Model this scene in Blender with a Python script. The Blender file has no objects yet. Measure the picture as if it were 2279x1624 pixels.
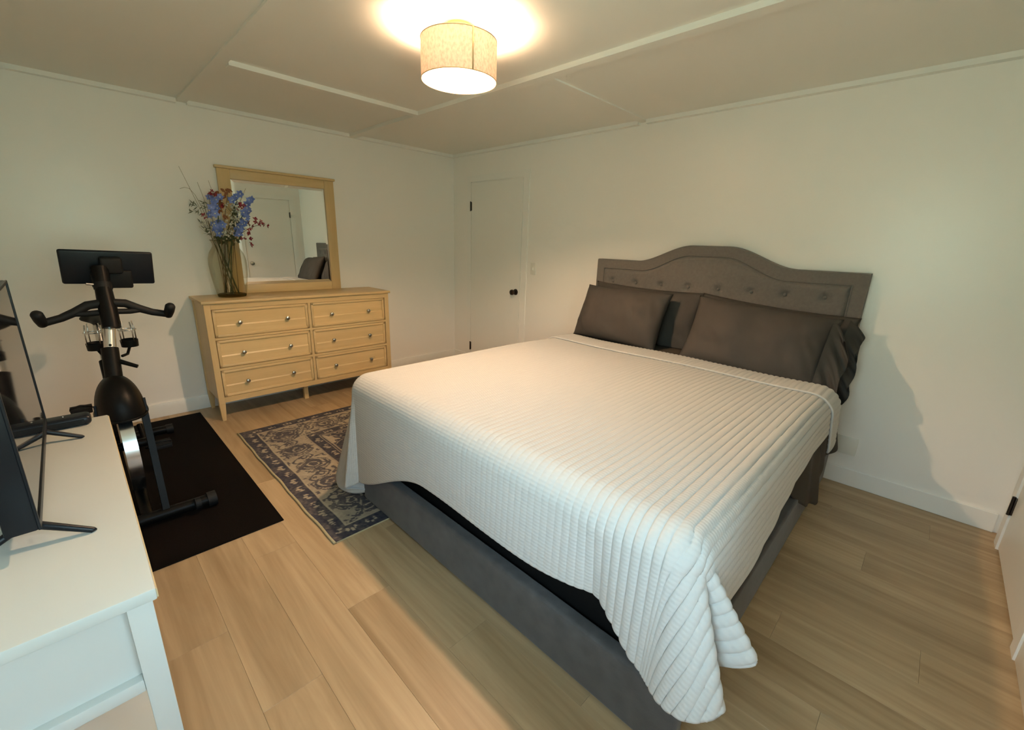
import bpy, bmesh, math, random
import numpy as np
from mathutils import Vector, Matrix, Euler, noise as mnoise

random.seed(7); np.random.seed(7)
SC = bpy.context.scene
COL = SC.collection
PI = math.pi
R = math.radians

# ------------------------------------------------------------------ camera
CAM_F, CAM_YAW, CAM_PITCH, CAM_ROLL = 957.05, 0.7715, 0.2765, 0.0323
CAM_POS = Vector((4.1939, -3.2664, 1.4172))
def setup_camera():
    fw = Vector((-math.sin(CAM_YAW) * math.cos(CAM_PITCH), math.cos(CAM_YAW) * math.cos(CAM_PITCH), -math.sin(CAM_PITCH)))
    rt = Vector((math.cos(CAM_YAW), math.sin(CAM_YAW), 0))
    up = rt.cross(fw)
    c, s = math.cos(CAM_ROLL), math.sin(CAM_ROLL)
    r2, u2 = rt * c + up * s, up * c - rt * s
    m = Matrix(((r2.x, u2.x, -fw.x, CAM_POS.x), (r2.y, u2.y, -fw.y, CAM_POS.y), (r2.z, u2.z, -fw.z, CAM_POS.z), (0, 0, 0, 1)))
    cd = bpy.data.cameras.new('camera'); cd.sensor_fit = 'HORIZONTAL'; cd.sensor_width = 36.0
    cd.lens = CAM_F / 2279 * 36.0; cd.clip_start = 0.02; cd.clip_end = 100
    o = bpy.data.objects.new('camera', cd); COL.objects.link(o); o.matrix_world = m
    SC.camera = o
setup_camera()

# ------------------------------------------------------------------ daylight, exposure
SKY_COL, GROUND_COL, SKY_STRENGTH = (0.60, 0.84, 1.0), (0.42, 0.58, 0.47), 8.0
BULB_COL, BULB_STRENGTH = (1.0, 0.67, 0.41), 1560.0
EXPOSURE = 0.68
wd = bpy.data.worlds.new('sky'); SC.world = wd; wd.use_nodes = True
_t = wd.node_tree; _tc = _t.nodes.new('ShaderNodeTexCoord'); _sx = _t.nodes.new('ShaderNodeSeparateXYZ'); _rp = _t.nodes.new('ShaderNodeValToRGB')
_t.links.new(_tc.outputs['Generated'], _sx.inputs[0]); _t.links.new(_sx.outputs[2], _rp.inputs[0]); _t.links.new(_rp.outputs[0], _t.nodes['Background'].inputs[0])
_rp.color_ramp.elements[0].position = 0.10; _rp.color_ramp.elements[0].color = (*GROUND_COL, 1)      # garden greenery below, open sky above
_rp.color_ramp.elements[1].position = 0.30; _rp.color_ramp.elements[1].color = (*SKY_COL, 1)
wd.node_tree.nodes['Background'].inputs[1].default_value = SKY_STRENGTH
WIN = dict(x0=3.50, x1=4.45, z0=0.85, z1=2.10)      # window opening in the front wall
ADDED_WIN = dict(y0=-3.58, y1=-2.52, z0=0.85, z1=2.10)    # unseen window added in the right wall to brighten the dresser wall
ROOM_X, ROOM_Y, ROOM_H = 4.69, -3.72, 2.333
def portal(w, h, loc, rot):
    l = bpy.data.lights.new('window_portal', 'AREA'); l.shape = 'RECTANGLE'; l.size = w; l.size_y = h; l.cycles.is_portal = True
    o = bpy.data.objects.new('window_portal', l); COL.objects.link(o); o.location = loc; o.rotation_euler = rot
portal(WIN['x1'] - WIN['x0'], WIN['z1'] - WIN['z0'], ((WIN['x0'] + WIN['x1']) / 2, ROOM_Y - 0.06, (WIN['z0'] + WIN['z1']) / 2), (R(90), 0, 0))
portal(ADDED_WIN['y1'] - ADDED_WIN['y0'], ADDED_WIN['z1'] - ADDED_WIN['z0'], (ROOM_X + 0.06, (ADDED_WIN['y0'] + ADDED_WIN['y1']) / 2, (ADDED_WIN['z0'] + ADDED_WIN['z1']) / 2), (R(90), 0, R(90)))
vs = SC.view_settings
vs.view_transform = 'Standard'; vs.look = 'None'; vs.exposure = EXPOSURE; vs.gamma = 1.0; vs.use_curve_mapping = False
try:
    cy = SC.cycles
    cy.use_denoising = True; cy.max_bounces = 10; cy.diffuse_bounces = 5; cy.glossy_bounces = 4; cy.use_adaptive_sampling = True; cy.adaptive_threshold = 0.12; cy.adaptive_min_samples = 20
    cy.transparent_max_bounces = 16; cy.sample_clamp_indirect = 6.0; cy.caustics_reflective = False; cy.caustics_refractive = False
except Exception:
    pass

# ------------------------------------------------------------------ materials
MATS = {}
def nt(name):
    m = bpy.data.materials.new(name); m.use_nodes = True
    t = m.node_tree; b = t.nodes['Principled BSDF']; MATS[name] = m
    return m, t, b
def N(t, typ, **kw):
    n = t.nodes.new(typ)
    for k, v in kw.items():
        if k in n.inputs: n.inputs[k].default_value = v
        else: setattr(n, k, v)
    return n
def L(t, a, b): t.links.new(a, b)
def rgb(c): return (c[0], c[1], c[2], 1.0)
def simple(name, col, rough=0.6, metal=0.0, spec=0.5, var=0.0, vscale=6.0, bump=0.0, bscale=200.0, stretch=(1, 1, 1), sheen=0.0):
    m, t, b = nt(name)
    b.inputs['Base Color'].default_value = rgb(col); b.inputs['Roughness'].default_value = rough
    b.inputs['Metallic'].default_value = metal; b.inputs['Specular IOR Level'].default_value = spec
    if sheen: b.inputs['Sheen Weight'].default_value = sheen; b.inputs['Sheen Roughness'].default_value = 0.5
    tc = N(t, 'ShaderNodeTexCoord'); mp = N(t, 'ShaderNodeMapping'); mp.inputs['Scale'].default_value = stretch
    L(t, tc.outputs['Object'], mp.inputs['Vector'])
    if var:
        n = N(t, 'ShaderNodeTexNoise', Scale=vscale, Detail=5.0)
        L(t, mp.outputs[0], n.inputs['Vector'])
        mx = N(t, 'ShaderNodeMix', data_type='RGBA')
        mx.inputs[6].default_value = rgb([c * (1 - var) for c in col]); mx.inputs[7].default_value = rgb([min(1, c * (1 + var)) for c in col])
        L(t, n.outputs['Fac'], mx.inputs[0]); L(t, mx.outputs[2], b.inputs['Base Color'])
    if bump:
        n2 = N(t, 'ShaderNodeTexNoise', Scale=bscale, Detail=3.0); L(t, mp.outputs[0], n2.inputs['Vector'])
        bp = N(t, 'ShaderNodeBump', Strength=bump, Distance=0.002); L(t, n2.outputs['Fac'], bp.inputs['Height']); L(t, bp.outputs[0], b.inputs['Normal'])
    return m
def wood(name, c1, c2, axis, rough=0.45, rnd=True, scale=1.0, spec=0.4, contrast=1.0):
    """axis = grain direction index"""
    m, t, b = nt(name)
    tc = N(t, 'ShaderNodeTexCoord'); mp = N(t, 'ShaderNodeMapping')
    sc = [9.0 * scale] * 3; sc[axis] = 0.9 * scale
    mp.inputs['Scale'].default_value = sc
    src = tc.outputs['Object']
    if rnd:
        oi = N(t, 'ShaderNodeObjectInfo'); va = N(t, 'ShaderNodeVectorMath', operation='SCALE')
        cx = N(t, 'ShaderNodeCombineXYZ')
        L(t, oi.outputs['Random'], cx.inputs[0]); L(t, oi.outputs['Random'], cx.inputs[1]); L(t, oi.outputs['Random'], cx.inputs[2])
        L(t, cx.outputs[0], va.inputs[0]); va.inputs['Scale'].default_value = 37.0
        ad = N(t, 'ShaderNodeVectorMath', operation='ADD'); L(t, src, ad.inputs[0]); L(t, va.outputs[0], ad.inputs[1]); src = ad.outputs[0]
    L(t, src, mp.inputs['Vector'])
    n1 = N(t, 'ShaderNodeTexNoise', Scale=1.0, Detail=6.0, Roughness=0.62, Distortion=0.9); L(t, mp.outputs[0], n1.inputs['Vector'])
    mp2 = N(t, 'ShaderNodeMapping'); s2 = [70.0 * scale] * 3; s2[axis] = 2.5 * scale; mp2.inputs['Scale'].default_value = s2
    L(t, src, mp2.inputs['Vector'])
    n2 = N(t, 'ShaderNodeTexNoise', Scale=1.0, Detail=3.0, Roughness=0.5); L(t, mp2.outputs[0], n2.inputs['Vector'])
    ma = N(t, 'ShaderNodeMath', operation='MULTIPLY_ADD'); L(t, n2.outputs['Fac'], ma.inputs[0]); ma.inputs[1].default_value = 0.35
    L(t, n1.outputs['Fac'], ma.inputs[2])
    rp = N(t, 'ShaderNodeValToRGB'); w = 0.22 / contrast
    rp.color_ramp.elements[0].position = 0.675 - w; rp.color_ramp.elements[1].position = 0.675 + w
    rp.color_ramp.elements[0].color = rgb(c1); rp.color_ramp.elements[1].color = rgb(c2)
    L(t, ma.outputs[0], rp.inputs[0])
    out = rp.outputs[0]
    if rnd:
        hs = N(t, 'ShaderNodeHueSaturation'); mr = N(t, 'ShaderNodeMapRange')
        mr.inputs['To Min'].default_value = 0.92; mr.inputs['To Max'].default_value = 1.06
        L(t, oi.outputs['Random'], mr.inputs[0]); L(t, mr.outputs[0], hs.inputs['Value']); L(t, out, hs.inputs['Color']); out = hs.outputs[0]
    L(t, out, b.inputs['Base Color'])
    b.inputs['Roughness'].default_value = rough; b.inputs['Specular IOR Level'].default_value = spec
    bp = N(t, 'ShaderNodeBump', Strength=0.12, Distance=0.001); L(t, n2.outputs['Fac'], bp.inputs['Height']); L(t, bp.outputs[0], b.inputs['Normal'])
    return m

simple('wall_paint', (0.90, 0.865, 0.80), 0.30, spec=0.5, var=0.012, vscale=1.2, bump=0.05, bscale=120)
simple('ceiling_paint', (0.86, 0.835, 0.765), 0.6, spec=0.3, var=0.012, vscale=1.2)
simple('trim_paint', (0.88, 0.86, 0.80), 0.38, spec=0.4)
simple('door_paint', (0.86, 0.84, 0.775), 0.36, spec=0.4, var=0.01)
simple('dark_bronze', (0.07, 0.055, 0.045), 0.35, metal=0.9)
simple('plate_plastic', (0.78, 0.76, 0.68), 0.3)
wood('oak_floor', (0.31, 0.205, 0.105), (0.58, 0.425, 0.25), 0, rough=0.40, scale=0.62, contrast=0.9)
simple('subfloor', (0.12, 0.08, 0.05), 0.8)
wood('maple_x', (0.60, 0.415, 0.190), (0.76, 0.56, 0.29), 0, rough=0.38, rnd=True, scale=0.9, contrast=0.55)
wood('maple_y', (0.60, 0.415, 0.190), (0.76, 0.56, 0.29), 1, rough=0.38, rnd=True, scale=0.9, contrast=0.55)
wood('maple_z', (0.60, 0.415, 0.190), (0.76, 0.56, 0.29), 2, rough=0.38, rnd=True, scale=0.9, contrast=0.55)
simple('dark_gap', (0.05, 0.03, 0.015), 0.8)
simple('brushed_nickel', (0.50, 0.46, 0.40), 0.28, metal=1.0)
simple('mirror_glass', (0.86, 0.88, 0.86), 0.005, metal=1.0)
simple('headboard_fabric', (0.150, 0.136, 0.122), 0.85, spec=0.2, var=0.18, vscale=60, bump=0.5, bscale=420, sheen=0.15)
simple('rail_fabric', (0.074, 0.070, 0.068), 0.8, spec=0.25, var=0.5, vscale=16, bump=0.5, bscale=420, sheen=0.25)
simple('black_base', (0.006, 0.006, 0.006), 0.8, spec=0.1)
simple('sheet_fabric', (0.062, 0.054, 0.044), 0.75, spec=0.2, var=0.06, vscale=8, bump=0.15, bscale=500)
simple('pillow_fabric', (0.055, 0.049, 0.043), 0.72, spec=0.22, var=0.05, vscale=8, bump=0.12, bscale=600)
simple('console_white', (0.56, 0.58, 0.55), 0.33, spec=0.4, var=0.01)
simple('raw_edge', (0.62, 0.47, 0.27), 0.5, var=0.1, vscale=30)
simple('tv_plastic', (0.006, 0.008, 0.012), 0.35, spec=0.25)
simple('tv_screen', (0.006, 0.007, 0.009), 0.035, spec=0.75)
simple('bike_black', (0.004, 0.004, 0.0038), 0.42, spec=0.11, bump=0.05, bscale=300)
simple('bike_rubber', (0.0065, 0.007, 0.0075), 0.6, spec=0.25, bump=0.2, bscale=350)
simple('bike_steel', (0.66, 0.66, 0.66), 0.25, metal=1.0)
simple('mat_rubber', (0.0035, 0.0025, 0.002), 0.85, spec=0.08, bump=0.4, bscale=260)
simple('brass_warm', (0.55, 0.40, 0.22), 0.4, metal=0.7)
simple('stem_green', (0.075, 0.085, 0.03), 0.6, var=0.3, vscale=20)
simple('stem_brown', (0.16, 0.10, 0.045), 0.7, var=0.2, vscale=20)
simple('grass_dry', (0.26, 0.19, 0.10), 0.7)
simple('petal_blue', (0.20, 0.27, 0.62), 0.55, var=0.18, vscale=40)
simple('petal_eye', (0.75, 0.74, 0.60), 0.6)
simple('petal_red', (0.30, 0.016, 0.03), 0.5, var=0.2, vscale=40)
simple('petal_white', (0.78, 0.74, 0.62), 0.6)
simple('leaf_orange', (0.24, 0.085, 0.03), 0.6, var=0.25, vscale=20)
simple('leaf_grey', (0.19, 0.19, 0.13), 0.7, var=0.2, vscale=20)

def mat_quilt():
    m, t, b = nt('quilt_cotton')
    b.inputs['Base Color'].default_value = (0.52, 0.51, 0.485, 1); b.inputs['Roughness'].default_value = 0.8
    b.inputs['Specular IOR Level'].default_value = 0.15; b.inputs['Sheen Weight'].default_value = 0.1
    uv = N(t, 'ShaderNodeUVMap', uv_map='flat')
    sx = N(t, 'ShaderNodeSeparateXYZ'); L(t, uv.outputs[0], sx.inputs[0])
    # cross stitching across the channels
    m1 = N(t, 'ShaderNodeMath', operation='MULTIPLY'); m1.inputs[1].default_value = 2 * PI / 0.0125; L(t, sx.outputs[1], m1.inputs[0])
    s1 = N(t, 'ShaderNodeMath', operation='SINE'); L(t, m1.outputs[0], s1.inputs[0])
    nz = N(t, 'ShaderNodeTexNoise', Scale=260.0, Detail=2.0); L(t, uv.outputs[0], nz.inputs['Vector'])
    ad = N(t, 'ShaderNodeMath', operation='MULTIPLY_ADD'); L(t, nz.outputs['Fac'], ad.inputs[0]); ad.inputs[1].default_value = 1.2; L(t, s1.outputs[0], ad.inputs[2])
    bp = N(t, 'ShaderNodeBump', Strength=0.22, Distance=0.0014); L(t, ad.outputs[0], bp.inputs['Height']); L(t, bp.outputs[0], b.inputs['Normal'])
mat_quilt()
def mat_attr(name, rough=0.9):
    m, t, b = nt(name)
    a = N(t, 'ShaderNodeVertexColor', layer_name='pattern'); 
    nz = N(t, 'ShaderNodeTexNoise', Scale=500.0, Detail=2.0); tc = N(t, 'ShaderNodeTexCoord'); L(t, tc.outputs['Object'], nz.inputs['Vector'])
    hs = N(t, 'ShaderNodeHueSaturation'); mr = N(t, 'ShaderNodeMapRange'); mr.inputs['To Min'].default_value = 0.75; mr.inputs['To Max'].default_value = 1.25
    L(t, nz.outputs['Fac'], mr.inputs[0]); L(t, mr.outputs[0], hs.inputs['Value']); L(t, a.outputs['Color'], hs.inputs['Color'])
    L(t, hs.outputs[0], b.inputs['Base Color']); b.inputs['Roughness'].default_value = rough; b.inputs['Specular IOR Level'].default_value = 0.1
    bp = N(t, 'ShaderNodeBump', Strength=0.5, Distance=0.002); L(t, nz.outputs['Fac'], bp.inputs['Height']); L(t, bp.outputs[0], b.inputs['Normal'])
mat_attr('rug_wool')
simple('rug_binding', (0.47, 0.40, 0.24), 0.9, spec=0.1, var=0.15, vscale=60)
def mat_thin_glass(name, tint, rough=0.02, refl=1.0):
    m, t, b = nt(name)
    t.nodes.remove(b); out = t.nodes['Material Output']
    tr = N(t, 'ShaderNodeBsdfTransparent'); tr.inputs[0].default_value = rgb(tint)
    gl = N(t, 'ShaderNodeBsdfGlossy'); gl.inputs['Roughness'].default_value = rough
    lw = N(t, 'ShaderNodeLayerWeight', Blend=0.25); mu = N(t, 'ShaderNodeMath', operation='MULTIPLY'); mu.inputs[1].default_value = refl
    L(t, lw.outputs[0], mu.inputs[0]); mx = N(t, 'ShaderNodeMixShader'); L(t, mu.outputs[0], mx.inputs[0]); L(t, tr.outputs[0], mx.inputs[1]); L(t, gl.outputs[0], mx.inputs[2])
    L(t, mx.outputs[0], out.inputs['Surface'])
mat_thin_glass('window_glass', (0.97, 0.98, 0.98))
mat_thin_glass('vase_glass', (0.88, 0.87, 0.80), 0.02, 0.35)
mat_thin_glass('vase_base_glass', (0.50, 0.46, 0.33), 0.05, 0.3)
def mat_shade():
    m, t, b = nt('shade_linen')
    t.nodes.remove(b); out = t.nodes['Material Output']
    tc = N(t, 'ShaderNodeTexCoord'); mp = N(t, 'ShaderNodeMapping'); mp.inputs['Scale'].default_value = (120, 120, 70); L(t, tc.outputs['Object'], mp.inputs[0])
    nz = N(t, 'ShaderNodeTexNoise', Scale=1.0, Detail=4.0); L(t, mp.outputs[0], nz.inputs['Vector'])
    rp = N(t, 'ShaderNodeValToRGB'); rp.color_ramp.elements[0].position = 0.35; rp.color_ramp.elements[1].position = 0.6
    rp.color_ramp.elements[0].color = (0.60, 0.43, 0.32, 1); rp.color_ramp.elements[1].color = (0.78, 0.58, 0.45, 1); L(t, nz.outputs['Fac'], rp.inputs[0])
    df = N(t, 'ShaderNodeBsdfDiffuse'); tl = N(t, 'ShaderNodeBsdfTranslucent'); L(t, rp.outputs[0], df.inputs[0]); L(t, rp.outputs[0], tl.inputs[0])
    mx = N(t, 'ShaderNodeMixShader'); mx.inputs[0].default_value = SHADE_T; L(t, df.outputs[0], mx.inputs[1]); L(t, tl.outputs[0], mx.inputs[2])
    L(t, mx.outputs[0], out.inputs['Surface'])
SHADE_T = 0.0095
mat_shade()
def mat_bulb():
    m, t, b = nt('bulb_glow')
    b.inputs['Base Color'].default_value = (1, 1, 1, 1)
    b.inputs['Emission Color'].default_value = rgb(BULB_COL); b.inputs['Emission Strength'].default_value = BULB_STRENGTH
mat_bulb()

# ------------------------------------------------------------------ mesh helpers
ORG = {}
def org(o): return ORG.get(o.name, Vector((0, 0, 0))) if o is not None else Vector((0, 0, 0))
class MB:
    def __init__(s): s.v = []; s.f = []
    def add(s, vs, fs):
        b = len(s.v); s.v += [tuple(p) for p in vs]; s.f += [tuple(b + i for i in f) for f in fs]; return s
    def box(s, x0, x1, y0, y1, z0, z1, bev=0.0, seg=2, mtx=None):
        bm = bmesh.new(); bmesh.ops.create_cube(bm, size=1.0)
        for v in bm.verts:
            v.co = Vector(((x0 + x1) / 2 + v.co.x * (x1 - x0), (y0 + y1) / 2 + v.co.y * (y1 - y0), (z0 + z1) / 2 + v.co.z * (z1 - z0)))
        if bev > 0: bmesh.ops.bevel(bm, geom=list(bm.edges), offset=bev, segments=seg, profile=0.5, affect='EDGES', clamp_overlap=True)
        if mtx is not None: bmesh.ops.transform(bm, matrix=mtx, verts=bm.verts)
        return s.bm(bm)
    def bm(s, bm):
        bm.verts.index_update()
        s.add([v.co for v in bm.verts], [[v.index for v in f.verts] for f in bm.faces]); bm.free(); return s
    def lathe(s, prof, c, n=32, axis='z', cap=True):
        """prof: list of (r, h)"""
        vs = []
        for r, h in prof:
            for k in range(n):
                a = 2 * PI * k / n; p = (r * math.cos(a), r * math.sin(a), h)
                if axis == 'x': p = (h, p[0], p[1])
                elif axis == 'y': p = (p[0], h, p[1])
                vs.append((c[0] + p[0], c[1] + p[1], c[2] + p[2]))
        fs = []
        for j in range(len(prof) - 1):
            for k in range(n):
                q = (k + 1) % n; fs.append((j * n + k, j * n + q, (j + 1) * n + q, (j + 1) * n + k))
        if cap: fs.append(tuple(range(n - 1, -1, -1))); fs.append(tuple((len(prof) - 1) * n + k for k in range(n)))
        return s.add(vs, fs)
    def tube(s, pts, rad, n=10, cap=True):
        pts = [Vector(p) for p in pts]; rs = rad if isinstance(rad, (list, tuple)) else [rad] * len(pts)
        vs = []; prev = None
        for i, p in enumerate(pts):
            d = (pts[min(i + 1, len(pts) - 1)] - pts[max(i - 1, 0)]).normalized()
            if prev is None:
                a = Vector((0, 0, 1)) if abs(d.z) < 0.9 else Vector((1, 0, 0)); e = d.cross(a).normalized()
            else: e = (prev - d * prev.dot(d)).normalized()
            prev = e; g = d.cross(e)
            for k in range(n):
                t = 2 * PI * k / n; vs.append(p + (e * math.cos(t) + g * math.sin(t)) * rs[i])
        fs = [(j * n + k, j * n + (k + 1) % n, (j + 1) * n + (k + 1) % n, (j + 1) * n + k) for j in range(len(pts) - 1) for k in range(n)]
        if cap: fs.append(tuple(range(n - 1, -1, -1))); fs.append(tuple((len(pts) - 1) * n + k for k in range(n)))
        return s.add(vs, fs)
    def grid(s, P, close_u=False):
        """P: array (nu, nv, 3)"""
        nu, nv = P.shape[:2]; idx = np.arange(nu * nv).reshape(nu, nv)
        fs = [(idx[i, j], idx[(i + 1) % nu, j], idx[(i + 1) % nu, j + 1], idx[i, j + 1]) for i in range(nu if close_u else nu - 1) for j in range(nv - 1)]
        return s.add(P.reshape(-1, 3).tolist(), [tuple(int(k) for k in f) for f in fs])
    def sphere(s, c, r, seg=16, rings=10, scale=(1, 1, 1)):
        bm = bmesh.new(); bmesh.ops.create_uvsphere(bm, u_segments=seg, v_segments=rings, radius=1.0)
        for v in bm.verts: v.co = Vector((c[0] + v.co.x * r * scale[0], c[1] + v.co.y * r * scale[1], c[2] + v.co.z * r * scale[2]))
        return s.bm(bm)
    def xf(s, m): s.v = [tuple(m @ Vector(p)) for p in s.v]; return s
    def build(s, name, mat, parent=None, smooth=False, angle=None, fixn=True):
        o0 = org(parent)
        me = bpy.data.meshes.new(name); me.from_pydata([(p[0] - o0.x, p[1] - o0.y, p[2] - o0.z) for p in s.v], [], s.f); me.update()
        if fixn:
            bm = bmesh.new(); bm.from_mesh(me); bmesh.ops.recalc_face_normals(bm, faces=bm.faces); bm.to_mesh(me); bm.free()
        if smooth:
            me.polygons.foreach_set('use_smooth', [True] * len(me.polygons))
            if angle: 
                try: me.set_sharp_from_angle(angle=R(angle))
                except Exception: pass
        me.materials.append(MATS[mat])
        o = bpy.data.objects.new(name, me); COL.objects.link(o)
        if parent is not None: o.parent = parent; ORG[o.name] = o0
        return o
def tag(o, label=None, cat=None, group=None, kind=None):
    if label: o['label'] = label
    if cat: o['category'] = cat
    if group: o['group'] = group
    if kind: o['kind'] = kind
    return o
def thing(name, loc, label, cat, group=None):
    o = bpy.data.objects.new(name, None); COL.objects.link(o); o.empty_display_size = 0.05
    o.location = loc; ORG[o.name] = Vector(loc); return tag(o, label, cat, group)
def struct(o, label=None, cat=None): return tag(o, label, cat, None, 'structure')
def lerp(a, b, t): return a + (b - a) * t
def sstep(a, b, x):
    t = np.clip((x - a) / (b - a), 0, 1); return t * t * (3 - 2 * t)
def box_obj(name, b, mat, parent=None, bev=0.0, seg=2): return MB().box(*b, bev=bev, seg=seg).build(name, mat, parent, smooth=bev > 0, angle=40)

# ------------------------------------------------------------------ room shell
X1, Y1, H = ROOM_X, ROOM_Y, ROOM_H
def build_room():
    fl = struct(MB().box(-0.1, X1 + 0.1, Y1 - 0.1, 0.1, -0.06, -0.012).build('floor', 'subfloor'), 'wide tan oak plank floor running along the headboard wall', 'floor')
    # planks along x
    PW, PL, G = 0.181, 1.22, 0.0004
    cache = {}
    def plank_mesh(l, w):
        k = (round(l, 4), round(w, 4))
        if k not in cache:
            o = MB().box(-l / 2, l / 2, -w / 2, w / 2, -0.012, 0.0, bev=0.0005, seg=1).build('plank', 'oak_floor', fl); cache[k] = o.data; return o
        o = bpy.data.objects.new('plank', cache[k]); COL.objects.link(o); o.parent = fl; return o
    y = 0.0; row = 0
    while y > Y1 + 0.01:
        w = min(PW, y - Y1); x = -PL * [0.0, 0.37, 0.71, 0.16, 0.55, 0.88][row % 6]
        while x < X1 - 0.01:
            a, b = max(x, 0), min(x + PL, X1)
            if b - a > 0.02:
                o = plank_mesh(b - a - G, w - G); o.location = ((a + b) / 2, y - w / 2, 0)
            x += PL
        y -= w; row += 1
    struct(MB().box(-0.12, 0, Y1 - 0.12, 0.12, -0.06, H + 0.05).build('wall_left', 'wall_paint'), 'cream painted wall behind the dresser and exercise bike', 'wall')
    struct(MB().box(0, X1, 0, 0.12, -0.06, H + 0.05).build('wall_back', 'wall_paint'), 'cream painted wall behind the headboard', 'wall')
    w = MB(); e, g, c, d = ADDED_WIN['y0'], ADDED_WIN['y1'], ADDED_WIN['z0'], ADDED_WIN['z1']
    w.box(X1, X1 + 0.12, Y1 - 0.12, e, -0.06, H + 0.05); w.box(X1, X1 + 0.12, g, 0.12, -0.06, H + 0.05)
    w.box(X1, X1 + 0.12, e, g, -0.06, c); w.box(X1, X1 + 0.12, e, g, d, H + 0.05)
    struct(w.build('wall_right', 'wall_paint'), 'cream painted wall at the right edge, with a door', 'wall')
    f = MB(); t = 0.05
    f.box(X1 + .01, X1 + .11, e, e + t, c, d); f.box(X1 + .01, X1 + .11, g - t, g, c, d); f.box(X1 + .01, X1 + .11, e, g, c, c + t); f.box(X1 + .01, X1 + .11, e, g, d - t, d)
    f.box(X1 + .03, X1 + .10, (e + g) / 2 - .02, (e + g) / 2 + .02, c, d)
    wo = struct(f.build('added_window', 'trim_paint'), 'unseen white framed window added in the right wall for more daylight', 'window')
    for s0, s1 in ((e + t, (e + g) / 2 - 0.02), ((e + g) / 2 + 0.02, g - t)):
        MB().box(X1 + 0.068, X1 + 0.072, s0, s1, c + t, d - t).build('pane', 'window_glass', wo)
    w = MB(); a, b, c, d = WIN['x0'], WIN['x1'], WIN['z0'], WIN['z1']
    w.box(0, a, Y1 - 0.12, Y1, -0.06, H + 0.05); w.box(b, X1, Y1 - 0.12, Y1, -0.06, H + 0.05)
    w.box(a, b, Y1 - 0.12, Y1, -0.06, c); w.box(a, b, Y1 - 0.12, Y1, d, H + 0.05)
    struct(w.build('wall_front', 'wall_paint'), 'cream painted wall with the window behind the viewer', 'wall')
    struct(MB().box(-0.12, X1 + 0.12, Y1 - 0.12, 0.12, H, H + 0.1).build('ceiling', 'ceiling_paint'), 'low off-white ceiling of panels with flat battens', 'ceiling')
    # window
    f = MB(); t = 0.05
    f.box(a, a + t, Y1 - 0.11, Y1 - 0.01, c, d); f.box(b - t, b, Y1 - 0.11, Y1 - 0.01, c, d); f.box(a, b, Y1 - 0.11, Y1 - 0.01, c, c + t); f.box(a, b, Y1 - 0.11, Y1 - 0.01, d - t, d)
    f.box((a + b) / 2 - 0.02, (a + b) / 2 + 0.02, Y1 - 0.10, Y1 - 0.03, c, d)
    wo = struct(f.build('window_1', 'trim_paint'), 'white framed window behind the viewer', 'window')
    for s0, s1 in ((a + t, (a + b) / 2 - 0.02), ((a + b) / 2 + 0.02, b - t)):
        MB().box(s0, s1, Y1 - 0.072, Y1 - 0.068, c + t, d - t).build('pane', 'window_glass', wo)
    # ceiling battens and cove strips
    T, W = 0.026, 0.066
    bats = [(0.0, X1, -1.2 - W / 2, -1.2 + W / 2), (0.0, X1, -2.48 - W / 2, -2.48 + W / 2),
            (1.125 - W / 2, 1.125 + W / 2, -2.48 + W / 2, -1.2 - W / 2), (2.335 - W / 2, 2.335 + W / 2, -1.2 + W / 2, 0.0)]
    labs = ['long flat ceiling batten nearest the headboard wall', 'long flat ceiling batten over the foot side of the room', 'short bright ceiling batten left of the lamp',
            'short ceiling batten running to the headboard wall']
    n = 1
    for q, lb, T in zip(bats, labs, (0.026, 0.012, 0.026, 0.009)):
        struct(MB().box(q[0], q[1], q[2], q[3], H - T, H).build('trim_%d' % n, 'ceiling_paint'), lb, 'trim'); n += 1
    D, hh = 0.045, 0.027
    cov = [(0, D, -1.2 + W / 2, -D), (0, D, -2.48 + W / 2, -1.2 - W / 2), (0, D, Y1, -2.48 - W / 2), (0, 2.335 - W / 2, -D, 0), (2.335 + W / 2, X1, -D, 0)]
    labs = ['cove strip along the dresser wall by the corner', 'cove strip along the dresser wall above the mirror', 'cove strip along the dresser wall above the bike',
            'cove strip above the door in the headboard wall', 'cove strip above the bed on the headboard wall']
    for q, lb in zip(cov, labs):
        struct(MB().box(q[0], q[1], q[2], q[3], H - hh, H).build('trim_%d' % n, 'trim_paint'), lb, 'trim'); n += 1
    # baseboards
    bh, bt = 0.112, 0.014
    def bb(name, q, lb): struct(box_obj(name, q, 'trim_paint', bev=0.004), lb, 'baseboard')
    bb('baseboard_left', (0, bt, Y1, 0, 0, bh), 'plain white baseboard under the dresser wall')
    b2 = MB(); b2.box(bt, 0.235, -bt, 0, 0, bh, bev=0.004); b2.box(1.19, X1 - 0.02, -bt, 0, 0, bh, bev=0.004)
    struct(b2.build('baseboard_back', 'trim_paint'), 'plain white baseboard under the headboard wall', 'baseboard')
    bb('baseboard_right', (X1 - bt, X1, Y1, -1.07, 0, bh), 'plain white baseboard beyond the door at the right')
    bb('baseboard_front', (0, X1 - bt, Y1, Y1 + bt, 0, bh), 'plain white baseboard below the window')
    # door 1 (headboard wall)
    d1 = struct(MB().box(0.322, 1.098, -0.010, 0, 0.012, 2.028, bev=0.002).build('door_1', 'door_paint'), 'flat white door with dark hinges left of the bed', 'door')
    k = MB(); k.box(0.245, 0.315, -0.007, 0, 0, 2.04); k.box(1.106, 1.18, -0.0075, 0, 0, 2.04); k.box(0.245, 1.18, -0.007, 0, 2.038, 2.10)
    k.build('door_casing', 'trim_paint', d1)
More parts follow.
